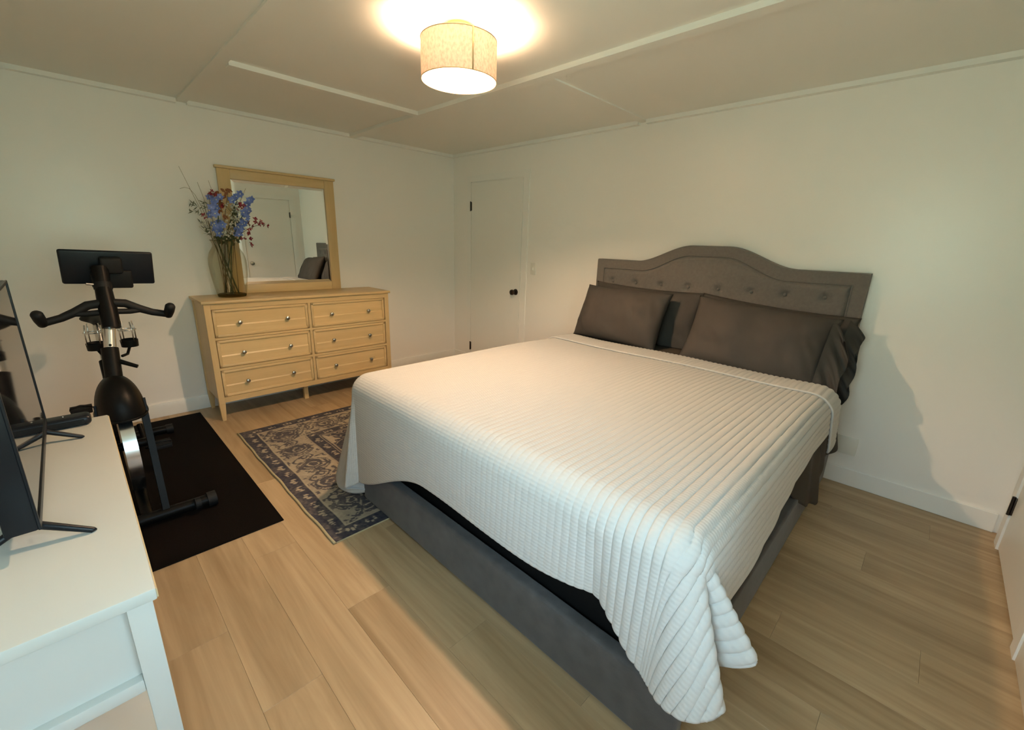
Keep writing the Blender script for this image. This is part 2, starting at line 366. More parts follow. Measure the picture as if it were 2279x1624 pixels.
    for z in (0.218, 1.79):
        h = MB(); h.box(0.310, 0.332, -0.014, -0.009, z - 0.045, z + 0.045, bev=0.001); h.lathe([(0.006, -0.05), (0.006, 0.05)], (0.318, -0.017, z), 10)
        h.build('hinge', 'dark_bronze', d1, True, 40)
    k = MB(); k.lathe([(0.032, 0), (0.030, -0.008), (0.012, -0.012), (0.011, -0.032), (0.022, -0.038), (0.029, -0.052), (0.026, -0.066), (0.010, -0.072)], (1.045, -0.010, 0.925), 24, 'y')
    k.build('door_knob', 'dark_bronze', d1, True, 50)
    # door 2 (right wall)
    d2 = struct(MB().box(X1 - 0.012, X1, -0.985, -0.205, 0.012, 2.028, bev=0.002).build('door_2', 'door_paint'), 'flat white door at the right edge with dark hinges', 'door')
    k = MB(); k.box(X1 - 0.02, X1, -0.197, -0.115, 0, 2.04); k.box(X1 - 0.02, X1, -1.068, -0.993, 0, 2.04); k.box(X1 - 0.02, X1, -1.068, -0.115, 2.038, 2.115)
    k.build('door_casing', 'trim_paint', d2)
    for z in (0.25, 1.78):
        h = MB(); h.box(X1 - 0.018, X1 - 0.010, -0.215, -0.19, z - 0.045, z + 0.045, bev=0.001); h.lathe([(0.007, -0.05), (0.007, 0.05)], (X1 - 0.023, -0.201, z), 10)
        h.build('hinge', 'dark_bronze', d2, True, 40)
    k = MB(); k.lathe([(0.032, 0), (0.030, -0.008), (0.012, -0.012), (0.011, -0.032), (0.022, -0.038), (0.029, -0.052), (0.026, -0.066), (0.010, -0.072)], (X1 - 0.012, -0.925, 0.925), 24, 'x')
    k.build('door_knob', 'brushed_nickel', d2, True, 50)
    # switch and outlet
    sw = thing('light_switch', (1.27, 0, 1.176), 'white light switch plate beside the left door', 'light switch')
    box_obj('plate', (1.235, 1.305, -0.006, 0, 1.118, 1.234), 'plate_plastic', sw, 0.003)
    box_obj('toggle', (1.265, 1.275, -0.016, -0.005, 1.164, 1.186), 'trim_paint', sw, 0.002)
    ou = thing('wall_outlet', (3.93, 0, 0.26), 'white outlet cover low on the wall right of the headboard', 'outlet')
    box_obj('plate', (3.925, 4.035, -0.010, 0, 0.20, 0.315), 'plate_plastic', ou, 0.003)
build_room()

# ------------------------------------------------------------------ ceiling lamp
def build_lamp():
    cx, cyy, zt, zb, r = 2.427, -1.856, 2.275, 2.118, 0.170
    t = thing('ceiling_lamp', (cx, cyy, H), 'lit drum ceiling lamp with beige linen shade', 'ceiling lamp')
    MB().lathe([(r, zb), (r, zt)], (cx, cyy, 0), 96, cap=False).build('shade', 'shade_linen', t, True, fixn=False)
    for z in (zb, zt):
        a = MB().tube([(cx + r * math.cos(2 * PI * k / 72), cyy + r * math.sin(2 * PI * k / 72), z) for k in range(73)], 0.0022, 6, cap=False); a.build('rim', 'brass_warm', t, True)
    an = -0.33
    MB().tube([(cx + (r + .001) * math.cos(an), cyy + (r + .001) * math.sin(an), z) for z in (zb, zt)], 0.0035, 6).build('seam', 'brass_warm', t, True)
    MB().lathe([(0.060, H), (0.062, H - 0.03), (0.055, H - 0.034), (0.02, H - 0.036), (0.02, H - 0.075)], (cx, cyy, 0), 32).build('canopy', 'brass_warm', t, True, 40)
    sp = MB()
    for k in range(3):
        a = 2 * PI * k / 3 + 0.4; sp.tube([(cx, cyy, zt - 0.012), (cx + r * math.cos(a), cyy + r * math.sin(a), zt - 0.004)], 0.0022, 6)
    sp.build('spider', 'brass_warm', t, True)
    MB().lathe([(0.012, 2.262), (0.013, 2.245), (0.024, 2.230), (0.033, 2.210), (0.032, 2.196), (0.02, 2.183), (0.006, 2.179)], (cx, cyy, 0), 24).build('bulb', 'bulb_glow', t, True)
build_lamp()

# ------------------------------------------------------------------ dresser, mirror
def build_dresser():
    t = thing('dresser', (0.22, -1.873, 0), 'light maple six-drawer dresser against the left wall', 'dresser')
    xf = 0.420; y0, y1, z0, z1 = -2.617, -1.130, 0.138, 0.918
    MB().box(0.012, 0.438, y0 - 0.014, y1 + 0.014, z1, 0.9385, bev=0.003).build('top', 'maple_y', t, True, 40)
    MB().box(0.02, xf - 0.004, y0 + 0.006, y0 + 0.022, z0 + 0.03, z1 - 0.0005).build('side_panel', 'maple_z', t)
    MB().box(0.02, xf - 0.004, y1 - 0.022, y1 - 0.006, z0 + 0.03, z1 - 0.0005).build('side_panel', 'maple_z', t)
    MB().box(0.02, 0.035, y0 + 0.02, y1 - 0.02, z0, z1 - 0.001).build('back_panel', 'maple_z', t)
    MB().box(0.035, 0.395, y0 + 0.022, y1 - 0.022, z0 + 0.03, z0 + 0.045).build('bottom_panel', 'dark_gap', t)
    MB().box(0.385, 0.397, y0 + 0.022, y1 - 0.022, z0 + 0.03, z1 - 0.002).build('carcass', 'dark_gap', t)
    pw = 0.042
    for yy in (y0, y1 - pw):
        for xx in (0.0145, xf - pw):
            p = MB(); p.box(xx, xx + pw, yy, yy + pw, z0, z1 - 0.0005, bev=0.002)
            g = MB(); e = 0.009
            vs = [(xx, yy, z0), (xx + pw, yy, z0), (xx + pw, yy + pw, z0), (xx, yy + pw, z0), (xx + e, yy + e, 0), (xx + pw - e, yy + e, 0), (xx + pw - e, yy + pw - e, 0), (xx + e, yy + pw - e, 0)]
            p.add(vs, [(0, 1, 5, 4), (1, 2, 6, 5), (2, 3, 7, 6), (3, 0, 4, 7), (4, 5, 6, 7)])
            p.build('leg', 'maple_z', t)
    MB().box(0.28, 0.315, -1.95, -1.915, 0.0, z0 + 0.03).build('support_foot', 'maple_z', t)
    zr = [(0.872, 0.664), (0.640, 0.430), (0.404, 0.196)]
    cols = [(-2.572, -1.890), (-1.862, -1.180)]
    fr = MB()
    fr.box(xf - 0.02, xf, y0 + pw, y1 - pw, zr[0][0] + 0.003, z1 - 0.0005)
    for k in range(2): fr.box(xf - 0.02, xf, y0 + pw, y1 - pw, zr[k + 1][0] + 0.003, zr[k][1] - 0.003)
    fr.box(xf - 0.02, xf, y0 + pw, y1 - pw, z0 + 0.012, zr[2][1] - 0.003)
    fr.box(xf - 0.02, xf - 0.0005, cols[0][1] + 0.003, cols[1][0] - 0.003, z0 + 0.012, z1 - 0.001)
    fr.build('face_frame', 'maple_y', t)
    # drawers: one prototype per column width, copies share the mesh
    m_sl = m_fr = m_kn = None
    for (a, b2) in cols:
        for (zt, zb) in zr:
            ym, zm = (a + b2) / 2, (zt + zb) / 2; hw, hz = (b2 - a) / 2, (zt - zb) / 2; fw = 0.021
            def mk(name, mbf, mat, par, loc, smooth=False):
                o = mbf.build(name, mat, None, smooth, 40); o.parent = par; o.location = Vector(loc) - org(par); ORG[o.name] = Vector(loc); return o
            if m_sl is None:
                s = MB(); hz0 = 0.105; hw0 = 0.341
                yy = hw0 - 0.012; zz = [(-0.0075, hz0 - .01), (-0.0075, -0.012), (-0.0025, -0.022), (-0.0055, -hz0 + .01)]; s.add([(-0.014, -yy, zz[0][1])] + [(x_, -yy, z_) for x_, z_ in zz] + [(-0.014, -yy, zz[3][1])] + [(-0.014, yy, zz[0][1])] + [(x_, yy, z_) for x_, z_ in zz] + [(-0.014, yy, zz[3][1])], [(0, 1, 7, 6), (1, 2, 8, 7), (2, 3, 9, 8), (3, 4, 10, 9), (4, 5, 11, 10), (5, 0, 6, 11), (0, 5, 4, 3, 2, 1), (6, 7, 8, 9, 10, 11)])
                f = MB(); f.box(-0.016, 0.003, -hw0, hw0, hz0 - fw, hz0, bev=0.004); f.box(-0.016, 0.003, -hw0, hw0, -hz0, -hz0 + fw, bev=0.004)
                f.box(-0.016, 0.003, -hw0, -hw0 + fw, -hz0, hz0, bev=0.004); f.box(-0.016, 0.003, hw0 - fw, hw0, -hz0, hz0, bev=0.004)
                k = MB().lathe([(0.006, -0.006), (0.006, 0.012), (0.012, 0.016), (0.0155, 0.022), (0.014, 0.029), (0.006, 0.033)], (0, 0, 0), 20, 'x')
                dr = mk('drawer', f, 'maple_y', t, (xf, ym, zm), True); m_fr = dr.data
                pn = s.build('drawer_panel', 'maple_y', None); m_sl = pn.data; pn.parent = dr
                kn = k.build('knob', 'brushed_nickel', None, True, 50); m_kn = kn.data; kn.parent = dr; kn.location = (0, -0.172, 0)
                k2 = bpy.data.objects.new('knob', m_kn); COL.objects.link(k2); k2.parent = dr; k2.location = (0, 0.172, 0)
            else:
                dr = bpy.data.objects.new('drawer', m_fr); COL.objects.link(dr); dr.parent = t; dr.location = Vector((xf, ym, zm)) - org(t)
                pn = bpy.data.objects.new('drawer_panel', m_sl); COL.objects.link(pn); pn.parent = dr
                for sy in (-0.172, 0.172):
                    k2 = bpy.data.objects.new('knob', m_kn); COL.objects.link(k2); k2.parent = dr; k2.location = (0, sy, 0)
build_dresser()

def build_mirror():
    zb = 0.9385; zt = 1.905; y0, y1 = -2.325, -1.416; x0, x1 = 0.012, 0.040; w = 0.086
    t = thing('dresser_mirror', (0.026, -1.87, zb), 'square wall mirror in a maple frame standing on the dresser', 'mirror')
    MB().box(x0, x1, y0, y0 + w, zb, zt, bev=0.003).build('frame_stile', 'maple_z', t, True, 40)
    MB().box(x0, x1, y1 - w, y1, zb, zt, bev=0.003).build('frame_stile', 'maple_z', t, True, 40)
    MB().box(x0, x1 - 0.0015, y0 + w, y1 - w, zb, zb + 0.072, bev=0.003).build('frame_rail', 'maple_y', t, True, 40)
    MB().box(x0, x1 - 0.0015, y0 + w, y1 - w, zt - 0.072, zt, bev=0.003).build('frame_rail', 'maple_y', t, True, 40)
    MB().box(x0 - 0.004, x1 + 0.012, y0 - 0.012, y1 + 0.012, zt, zt + 0.020, bev=0.004).build('frame_cap', 'maple_y', t, True, 40)
    gy0, gy1, gz0, gz1, bv = y0 + w, y1 - w, zb + 0.072, zt - 0.072, 0.022; xg = 0.030
    g = MB(); xo = xg - 0.0022
    vs = [(xo, gy0, gz0), (xo, gy1, gz0), (xo, gy1, gz1), (xo, gy0, gz1), (xg, gy0 + bv, gz0 + bv), (xg, gy1 - bv, gz0 + bv), (xg, gy1 - bv, gz1 - bv), (xg, gy0 + bv, gz1 - bv)]
    bk = [(0.018, p[1], p[2]) for p in vs[:4]]
    g.add(vs + bk, [(0, 1, 5, 4), (1, 2, 6, 5), (2, 3, 7, 6), (3, 0, 4, 7), (4, 5, 6, 7), (8, 11, 10, 9), (0, 8, 9, 1), (1, 9, 10, 2), (2, 10, 11, 3), (3, 11, 8, 0)])
    g.build('mirror_glass', 'mirror_glass', t)
build_mirror()

# ------------------------------------------------------------------ vase and flowers
VX, VY, VZ = 0.19, -2.372, 0.9385
def build_vase():
    t = thing('glass_vase', (VX, VY, VZ), 'smoky clear glass vase holding the bouquet on the dresser', 'vase')
    prof = [(0.094, 0.004), (0.101, 0.02), (0.112, 0.09), (0.123, 0.17), (0.1285, 0.24), (0.126, 0.29), (0.114, 0.335), (0.094, 0.368), (0.085, 0.385), (0.084, 0.40), (0.090, 0.416), (0.097, 0.428)]
    MB().lathe(prof, (VX, VY, VZ), 64, cap=False).build('body', 'vase_glass', t, True, fixn=False)
    MB().tube([(VX + 0.097 * math.cos(2 * PI * k / 48), VY + 0.097 * math.sin(2 * PI * k / 48), VZ + 0.428) for k in range(49)], 0.003, 8, cap=False).build('rim', 'vase_glass', t, True)
    MB().lathe([(0.090, 0.0), (0.096, 0.004), (0.099, 0.018), (0.092, 0.022), (0.0, 0.020)], (VX, VY, VZ), 48, cap=False).build('base', 'vase_base_glass', t, True)
build_vase()
def blossom_mesh(r, petals=5, cup=0.35):
    m = MB()
    for k in range(petals):
        a = 2 * PI * k / petals; d = Vector((math.cos(a), math.sin(a), 0)); e = Vector((-math.sin(a), math.cos(a), 0))
        p = [Vector((0, 0, 0)), d * r * .5 + e * r * .36 + Vector((0, 0, r * cup * .6)), d * r + Vector((0, 0, r * cup * .7)), d * r * .5 - e * r * .36 + Vector((0, 0, r * cup * .6)), d * r * .55 + Vector((0, 0, r * cup * .25))]
        m.add(p, [(0, 1, 4), (1, 2, 4), (2, 3, 4), (3, 0, 4)])
    return m
def curve_pts(a, b, bend, n=7):
    a, b = Vector(a), Vector(b); out = []
    for i in range(n):
        t = i / (n - 1); out.append(a.lerp(b, t) + Vector(bend) * math.sin(t * PI))
    return out
def stem_base(ang, r=0.05): return (VX + r * math.cos(ang), VY + r * math.sin(ang), VZ + 0.024)
def neck_pt(dy): return Vector((VX + random.uniform(-.03, .03), VY + dy, VZ + 0.43))
def stem(name, base, tip, mat, rad, label, cat, group=None, dyn=0.0, bend=(0, 0, 0)):
    t = thing(name, base, label, cat, group)
    nk = neck_pt(dyn); pts = curve_pts(base, nk, (0, 0, 0), 4) + curve_pts(nk, tip, bend, 7)[1:]
    MB().tube(pts, [rad * (1 - 0.5 * i / len(pts)) for i in range(len(pts))], 6).build('stem', mat, t, True)
    return t, pts
BL = {}
def put(name, key, mk, mat, par, loc, rot, sc=1.0):
    if key not in BL:
        o = mk().build(name, mat, None, True); BL[key] = o.data
    else:
        o = bpy.data.objects.new(name, BL[key]); COL.objects.link(o)
    o.parent = par; o.location = Vector(loc) - org(par); o.rotation_euler = rot; o.scale = (sc, sc, sc); return o
def face_rot(j=0.6): return (R(90) + random.uniform(-j, j), random.uniform(-.3, .3), R(65) + random.uniform(-j, j))
def build_flowers():
    rn = random.uniform
    # delphiniums: (y, z) of every blossom
    sp = [('tall blue delphinium spike at the left of the bouquet', -0.05, [(-2.423, 1.677), (-2.401, 1.663), (-2.367, 1.686), (-2.415, 1.644), (-2.441, 1.608), (-2.403, 1.602), (-2.408, 1.560), (-2.437, 1.548), (-2.425, 1.58)]),
          ('low blue delphinium cluster above the vase rim, left side', -0.04, [(-2.383, 1.511), (-2.418, 1.485), (-2.380, 1.487), (-2.420, 1.446), (-2.401, 1.420), (-2.43, 1.465), (-2.39, 1.45)]),
          ('slender blue delphinium spike leaning right over the mirror', 0.05, [(-2.169, 1.683), (-2.178, 1.663), (-2.191, 1.637), (-2.200, 1.613), (-2.197, 1.595), (-2.216, 1.543), (-2.247, 1.524), (-2.21, 1.57)]),
          ('low blue delphinium cluster above the vase rim, right side', 0.05, [(-2.240, 1.491), (-2.276, 1.478), (-2.250, 1.459), (-2.283, 1.420), (-2.265, 1.426), (-2.23, 1.505), (-2.26, 1.44)]),
          ('small dark blue delphinium spike at the top of the bouquet', 0.01, [(-2.245, 1.709), (-2.279, 1.677), (-2.30, 1.66), (-2.262, 1.69)])]
    for lb, dyn, pts in sp:
        tip = max(pts, key=lambda p: p[1]); x = VX + rn(-.01, .05)
        t, _ = stem('delphinium', stem_base(rn(0, 6.28)), (x, tip[0], tip[1]), 'stem_green', 0.0045, lb, 'flower', 'cut flowers in the vase', dyn)
        for (y, z) in pts:
            for q in range(2):
                lo = (x + rn(0.0, .035), y + rn(-.012, .012), z + rn(-.012, .012))
                b = put('blossom', 'blue%d' % q, lambda: blossom_mesh(0.032 if q == 0 else 0.025), 'petal_blue', t, lo, face_rot(), rn(.85, 1.15))
                if q == 0:
                    put('eye', 'eye', lambda: MB().sphere((0, 0, 0.004), 0.005, 8, 5), 'petal_eye', b, lo, (0, 0, 0)).location = (0, 0, 0.002)
    # red sprays
    rd = [('red flower spray reaching right across the mirror', 0.06, [(-2.155, 1.537), (-2.118, 1.498), (-2.106, 1.524), (-2.079, 1.498), (-2.14, 1.52)]),
          ('red flower spray drooping down beside the vase neck', 0.07, [(-2.20, 1.459), (-2.205, 1.426), (-2.204, 1.389), (-2.200, 1.345), (-2.25, 1.38)]),
          ('short red flower spray in the middle of the bouquet', 0.0, [(-2.232, 1.644), (-2.259, 1.613), (-2.24, 1.63)]),
          ('red flower spray behind the blue blossoms at left', -0.05, [(-2.418, 1.709), (-2.44, 1.70), (-2.40, 1.70), (-2.36, 1.62), (-2.48, 1.53)])]
    for lb, dyn, pts in rd:
        x = VX + 0.03; far = max(pts, key=lambda p: abs(p[0] - VY) + abs(p[1] - 1.4))
        t, _ = stem('red_flower_spray', stem_base(rn(0, 6.28)), (x, far[0], far[1]), 'stem_brown', 0.0022, lb, 'flower', 'cut flowers in the vase', dyn, (0, 0, 0.03))
        for (y, z) in pts:
            for q in range(2):
                put('blossom', 'red%d' % q, lambda: blossom_mesh(0.021 if q else 0.017, 4, 0.9), 'petal_red', t, (x + rn(-.01, .02), y + rn(-.009, .009), z + rn(-.01, .01)), (rn(0, 6), rn(0, 6), rn(0, 6)))
    # baby's breath
    for lb, dyn, (cy_, cz_), n, sr in [("spray of tiny white filler flowers high in the bouquet", 0.01, (-2.29, 1.595), 60, 0.052), ("spray of tiny white filler flowers spilling over the vase rim", -0.01, (-2.355, 1.425), 50, 0.045),
                                       ("spray of tiny white filler flowers between the blue spikes", 0.02, (-2.305, 1.52), 46, 0.045), ("spray of faded white filler flowers at the far left", -0.07, (-2.485, 1.47), 26, 0.05)]:
        t, _ = stem('filler_flower_spray', stem_base(rn(0, 6.28)), (VX + .04, cy_, cz_ - .05), 'stem_green', 0.002, lb, 'flower', 'cut flowers in the vase', dyn)
        f = MB(); s = MB(); o = Vector((VX + .04, cy_, cz_ - .05))
        for k in range(n):
            p = Vector((VX + .045 + rn(-.03, .03), cy_ + random.gauss(0, sr * .55), cz_ + random.gauss(0, sr * .55)))
            r = rn(.005, .0085); f.add([p + Vector(v) * r for v in [(1, 0, 0), (-1, 0, 0), (0, 1, 0), (0, -1, 0), (0, 0, 1), (0, 0, -1)]], [(0, 2, 4), (2, 1, 4), (1, 3, 4), (3, 0, 4), (2, 0, 5), (1, 2, 5), (3, 1, 5), (0, 3, 5)])
            s.tube([o, o.lerp(p, .6) + Vector((0, 0, -.004)), p], 0.0007, 3, cap=False)
        tag(f.build('florets', 'petal_white', t, True), kind='stuff'); s.build('sprigs', 'stem_green', t)
    # grasses, orange foliage, grey foliage
    g = [('long dry grass blade pointing up left past the mirror', -0.06, (VX, -2.586, 1.865), (0, 0, 0.01)), ('curving dry grass blade arching over to the left', -0.06, (VX, -2.60, 1.715), (0, 0, 0.14)),
         ('short dry grass blade above the red blossoms', -0.04, (VX, -2.49, 1.77), (0, 0, 0.02)), ('short dry grass blade standing beside the mirror frame', -0.03, (VX, -2.42, 1.79), (0, .02, 0)),
         ('thin dry grass blade leaning right across the mirror top', 0.03, (VX, -2.18, 1.76), (0, 0, .02))]
    for lb, dyn, tip, bend in g:
        t, pts = stem('grass_blade', stem_base(rn(0, 6.28)), tip, 'grass_dry', 0.0018, lb, 'grass', 'dry grasses in the vase', dyn, bend)
    for lb, dyn, tips, mat in [('brown-orange leafy branch in the centre of the bouquet', -0.02, [(-2.37, 1.57), (-2.36, 1.60), (-2.35, 1.53), (-2.37, 1.65), (-2.345, 1.68), (-2.36, 1.71), (-2.33, 1.72), (-2.30, 1.73), (-2.38, 1.62)], 'leaf_orange'),
                               ('grey-green feathery branch at the far left of the bouquet', -0.08, [(-2.55, 1.60), (-2.53, 1.62), (-2.56, 1.57), (-2.52, 1.58), (-2.50, 1.55), (-2.48, 1.60), (-2.47, 1.64), (-2.50, 1.50), (-2.49, 1.46), (-2.47, 1.42)], 'leaf_grey'),
                               ('dark green leaf collar at the vase neck', 0.0, [(-2.42, 1.385), (-2.40, 1.375), (-2.37, 1.39), (-2.34, 1.38), (-2.31, 1.385), (-2.28, 1.375), (-2.36, 1.36), (-2.39, 1.35), (-2.32, 1.35)], 'stem_green')]:
        tip = max(tips, key=lambda p: p[1]); t, _ = stem('foliage_branch', stem_base(rn(0, 6.28)), (VX, tip[0], tip[1]), 'stem_brown', 0.003, lb, 'foliage', 'foliage in the vase', dyn)
        for (y, z) in tips:
            for q in range(3):
                p = Vector((VX + rn(-.03, .03), y + rn(-.015, .015), z + rn(-.015, .015))); d = Vector((rn(-.4, .4), rn(-1, 1), rn(.2, 1))).normalized(); e = d.cross(Vector((1, 0, .2))).normalized()
                l = rn(.03, .055); wd_ = .004 if mat == 'leaf_grey' else .011
                MB().add([p - d * l * .5, p + e * wd_, p + d * l * .5, p - e * wd_, p + Vector((.004, 0, 0))], [(0, 1, 4), (1, 2, 4), (2, 3, 4), (3, 0, 4)]).build('leaf', mat, t, fixn=False)
build_flowers()

# ------------------------------------------------------------------ bed
BX0, BX1, BYF = 2.115, 3.915, -2.31
QT = 0.735
def arch(x, base, rise, c=2.985, a=0.12, b=0.55):
    d = np.abs(np.asarray(x, float) - c); return base + rise * (1 - sstep(a, b, d))
def build_bed():
    t = thing('upholstered_bed', (3.0, -1.2, 0), 'grey upholstered bed frame with arched button-tufted headboard', 'bed')
    # headboard slab
    xs = np.linspace(2.075, 3.898, 90); zt = arch(xs, 1.312, 0.128); m = MB(); n = len(xs); yb, yf = -0.012, -0.082
    bev = 0.012
    prof = [(yb, 0.0), (yf + bev, 0.0), (yf + bev * .3, -bev * .3), (yf, -bev)]   # (y, dz) over the top edge
    P = []
    for i, x in enumerate(xs):
        ins = 0
        row = [(x, yb, 0.20)] + [(x, y, zt[i] + dz) for y, dz in prof] + [(x, yf, 0.20)]
        P.append(row)
    P = np.array(P); m.grid(P); k = P.shape[1]
    m.add(P[0].tolist(), [tuple(range(k))]); m.add(P[-1].tolist(), [tuple(range(k - 1, -1, -1))]); 
    hb = m.build('headboard', 'headboard_fabric', t, True, 35)
    # tufted inner panel
    bxs = [2.241, 2.451, 2.665, 2.875, 3.088, 3.300, 3.498, 3.708]; bz = 1.148
    btn = [(x, bz + 0.012 * (x - 2.97)) for x in bxs] + [((bxs[i] + bxs[i + 1]) / 2, bz - 0.17) for i in range(7)] + [(x, bz - 0.34) for x in bxs]
    nu, nv = 170, 70; x0, x1 = 2.150, 3.822; U = np.linspace(0, 1, nu); V = np.linspace(0, 1, nv); uu, vv = np.meshgrid(U, V, indexing='ij')
    X = x0 + (x1 - x0) * uu; top = arch(X, 1.238, 0.128, b=0.50); Z = 0.62 + (top - 0.62) * vv
    de = np.minimum(np.minimum(X - x0, x1 - X), top - Z); puff = 0.030 * np.sqrt(np.clip(1 - (1 - np.clip(de / 0.035, 0, 1)) ** 2, 0, 1))
    dim = np.zeros_like(X)
    for bx, bz_ in btn:
        rr = np.hypot(X - bx, (Z - bz_)); dim += 0.026 * np.exp(-(rr / 0.022) ** 2) + 0.008 * np.exp(-(rr / 0.06) ** 2)
    Y = yf + 0.004 - puff + np.minimum(dim, 0.028)
    pm = MB().grid(np.stack([X, Y, Z], -1)).build('tufted_panel', 'headboard_fabric', t, True)
    # piping along the panel seam
    pth = [(x0 - .004, yf - .002, 0.62)] + [(x0 - .004, yf - .002, z) for z in np.linspace(.8, 1.24, 4)] + [(x, yf - .002, float(arch(x, 1.242, .128, b=.50))) for x in np.linspace(x0, x1, 60)] + [(x1 + .004, yf - .002, z) for z in np.linspace(1.24, .62, 5)]
    MB().tube(pth, 0.004, 6).build('piping', 'headboard_fabric', t, True)
    for bx, bz_ in btn[:8]:
        MB().sphere((bx, yf - 0.004, bz_), 0.010, 10, 6, (1, .5, 1)).build('button', 'headboard_fabric', t, True)
    for x in (2.078, 3.840): box_obj('leg', (x, x + 0.055, -0.080, -0.014, 0, 0.26), 'black_base', t)
    # rails
    fz0, fz1 = 0.012, 0.238
    fr = MB().box(BX0 + .02, BX1 + 0.02, BYF, BYF + 0.055, fz0, fz1, bev=0.014, seg=3); fr.build('foot_rail', 'rail_fabric', t, True, 50)
    MB().box(BX1 - 0.05, BX1 - 0.0, BYF + 0.055, -0.09, 0.03, fz1, bev=0.012, seg=3).build('side_rail', 'rail_fabric', t, True, 50)
    MB().box(BX0 + 0.02, BX0 + 0.07, BYF + 0.055, -0.09, 0.03, fz1, bev=0.012, seg=3).build('side_rail', 'rail_fabric', t, True, 50)
    for x in (BX0 + 0.075, BX1 - 0.11): box_obj('leg', (x, x + 0.05, BYF + 0.06, BYF + 0.11, 0, 0.10), 'black_base', t)
    MB().box(BX0 + 0.075, BX1 - 0.055, BYF + 0.06, -0.09, 0.10, 0.16).build('slat_base', 'black_base', t)
    # box spring + mattress
    bs = MB().box(BX0 + 0.085, BX1 - 0.065, BYF + 0.07, -0.10, 0.161, 0.40, bev=0.02, seg=2).build('box_spring', 'black_base', None, True, 50)
    tag(bs, 'black box spring seen in the gap under the quilt', 'box spring')
    mt = MB().box(BX0 + 0.03, BX1 - 0.074, BYF + 0.02, -0.10, 0.402, QT - 0.022, bev=0.07, seg=5).build('mattress', 'sheet_fabric', None, True, 50)
    tag(mt, 'mattress in a dark grey fitted sheet under the quilt', 'mattress')
build_bed()

# quilt ---------------------------------------------------------------
QR = 0.09
qXL, qXR, qYF = 2.095, 3.930, -2.342
qxl, qxr, qyf = qXL + QR, qXR - QR, qYF + QR
LAM = 0.0285
def smooth_tab(th, tab):
    ks = np.array([k for k, _ in tab], float); vs_ = np.array([v for _, v in tab], float)
    fine = np.linspace(0, 90, 361); y = np.interp(fine, ks, vs_); ker = np.hanning(41); ker /= ker.sum()
    yp = np.concatenate([2 * y[0] - y[20:0:-1], y, 2 * y[-1] - y[-2:-22:-1]]); y = np.convolve(yp, ker, 'valid')
    return np.interp(th, fine, y)
RA = [(0, 5), (14, 8), (30, 24), (44, 30), (56, 2), (64, 8), (76, 44), (84, 30), (90, 5)]
RP = [(0, 0), (14, 15), (30, 42), (44, 62), (56, 68), (64, 74), (76, 85), (84, 88), (90, 90)]
LA = [(0, 3), (18, 10), (34, -5), (52, 12), (68, 19), (80, 14), (90, 6)]
LP = [(0, 0), (18, 12), (34, 38), (52, 56), (68, 72), (80, 82), (90, 90)]
def arc(r, al):
    """rounded edge then a straight hang tilted outwards by al; returns (outward, drop)"""
    s0 = QR * PI / 2; a = np.minimum(r, s0) / QR; h = QR * np.sin(a); d = QR * (1 - np.cos(a)); e = np.maximum(r - s0, 0)
    return h + e * np.sin(al), d + e * np.cos(al)
def quilt_surface(u, v, mxl, mxr, mxf, lift=0.0):
    dr = np.maximum(u - qxr, 0); dl = np.maximum(qxl - u, 0); ds = dr + dl; dv = np.maximum(qyf - v, 0)
    ms = np.where(dr > 0, mxr, mxl)
    a = ds / ms; b = dv / mxf; mm = np.maximum(a, b); pw_ = np.where(dr > 0, 2.8, 3.2); nn = (a ** pw_ + b ** pw_) ** (1 / pw_); k = np.where(nn > 1e-9, mm / np.maximum(nn, 1e-9), 1.0)
    ds2, dv2 = ds * k, dv * k
    th = np.degrees(np.arctan2(ds2, np.maximum(dv2, 1e-12))); th = np.where((ds2 == 0), 0, th)
    r = np.hypot(ds2, dv2)
    right = dr > 0
    # waviness of the straight runs
    uc = np.clip(u, qxl, qxr); vc = np.maximum(v, qyf)
    af = 1.2 + 1.4 * np.sin((uc - 2.2) * 7.0) - 5.5 * np.exp(-((uc - 3.655) / 0.05) ** 2) + 3.0 * np.exp(-((uc - 3.82) / 0.06) ** 2)
    asd = np.where(right, 3.5 + 1.5 * np.sin(vc * 6.0), 6.0 + 4.0 * np.sin(vc * 5.0))
    al_c = np.where(right, smooth_tab(th, RA), smooth_tab(th, LA)); ph = np.where(right, smooth_tab(th, RP), smooth_tab(th, LP))
    w = th / 90.0; base_end = np.where(right, lerp(5.0, 4.0, w), lerp(3.0, 6.0, w))
    al = np.where(ds2 == 0, af, np.where(dv2 <= 1e-9, asd, al_c + (lerp(af, asd, w) - base_end)))
    ph = np.where(ds2 == 0, 0, np.where(dv2 <= 1e-9, 90, ph))
    h, d = arc(r, np.radians(al))
    sx = np.where(right, 1.0, -1.0); phr = np.radians(ph)
    X = uc + sx * h * np.sin(phr); Y = vc - h * np.cos(phr)
    Z = QT - d - 0.022 * sstep(-1.2, -0.5, vc) + 0.004 * np.sin(uc * 5.1 + vc * 3.0) * sstep(0, .25, qxr - uc) * sstep(0, .25, uc - qxl) * sstep(0, .25, vc - qyf) + lift
    return X, Y, Z, np.where(right, qxr + ds2, np.where(dl > 0, qxl - ds2, u)), np.where(dv > 0, qyf - dv2, v)
def puff_out(X, Y, Z, uf, amp, sign=1.0):
    P = np.stack([X, Y, Z], -1); gu = np.gradient(P, axis=0); gv = np.gradient(P, axis=1)
    n = np.cross(gu, gv); n /= np.maximum(np.linalg.norm(n, axis=-1, keepdims=True), 1e-9)
    if n[n.shape[0] // 2, n.shape[1] // 2, 2] < 0: n = -n
    d = amp * np.abs(np.sin(PI * uf / LAM)) ** 0.75
    return P + n * d[..., None], n
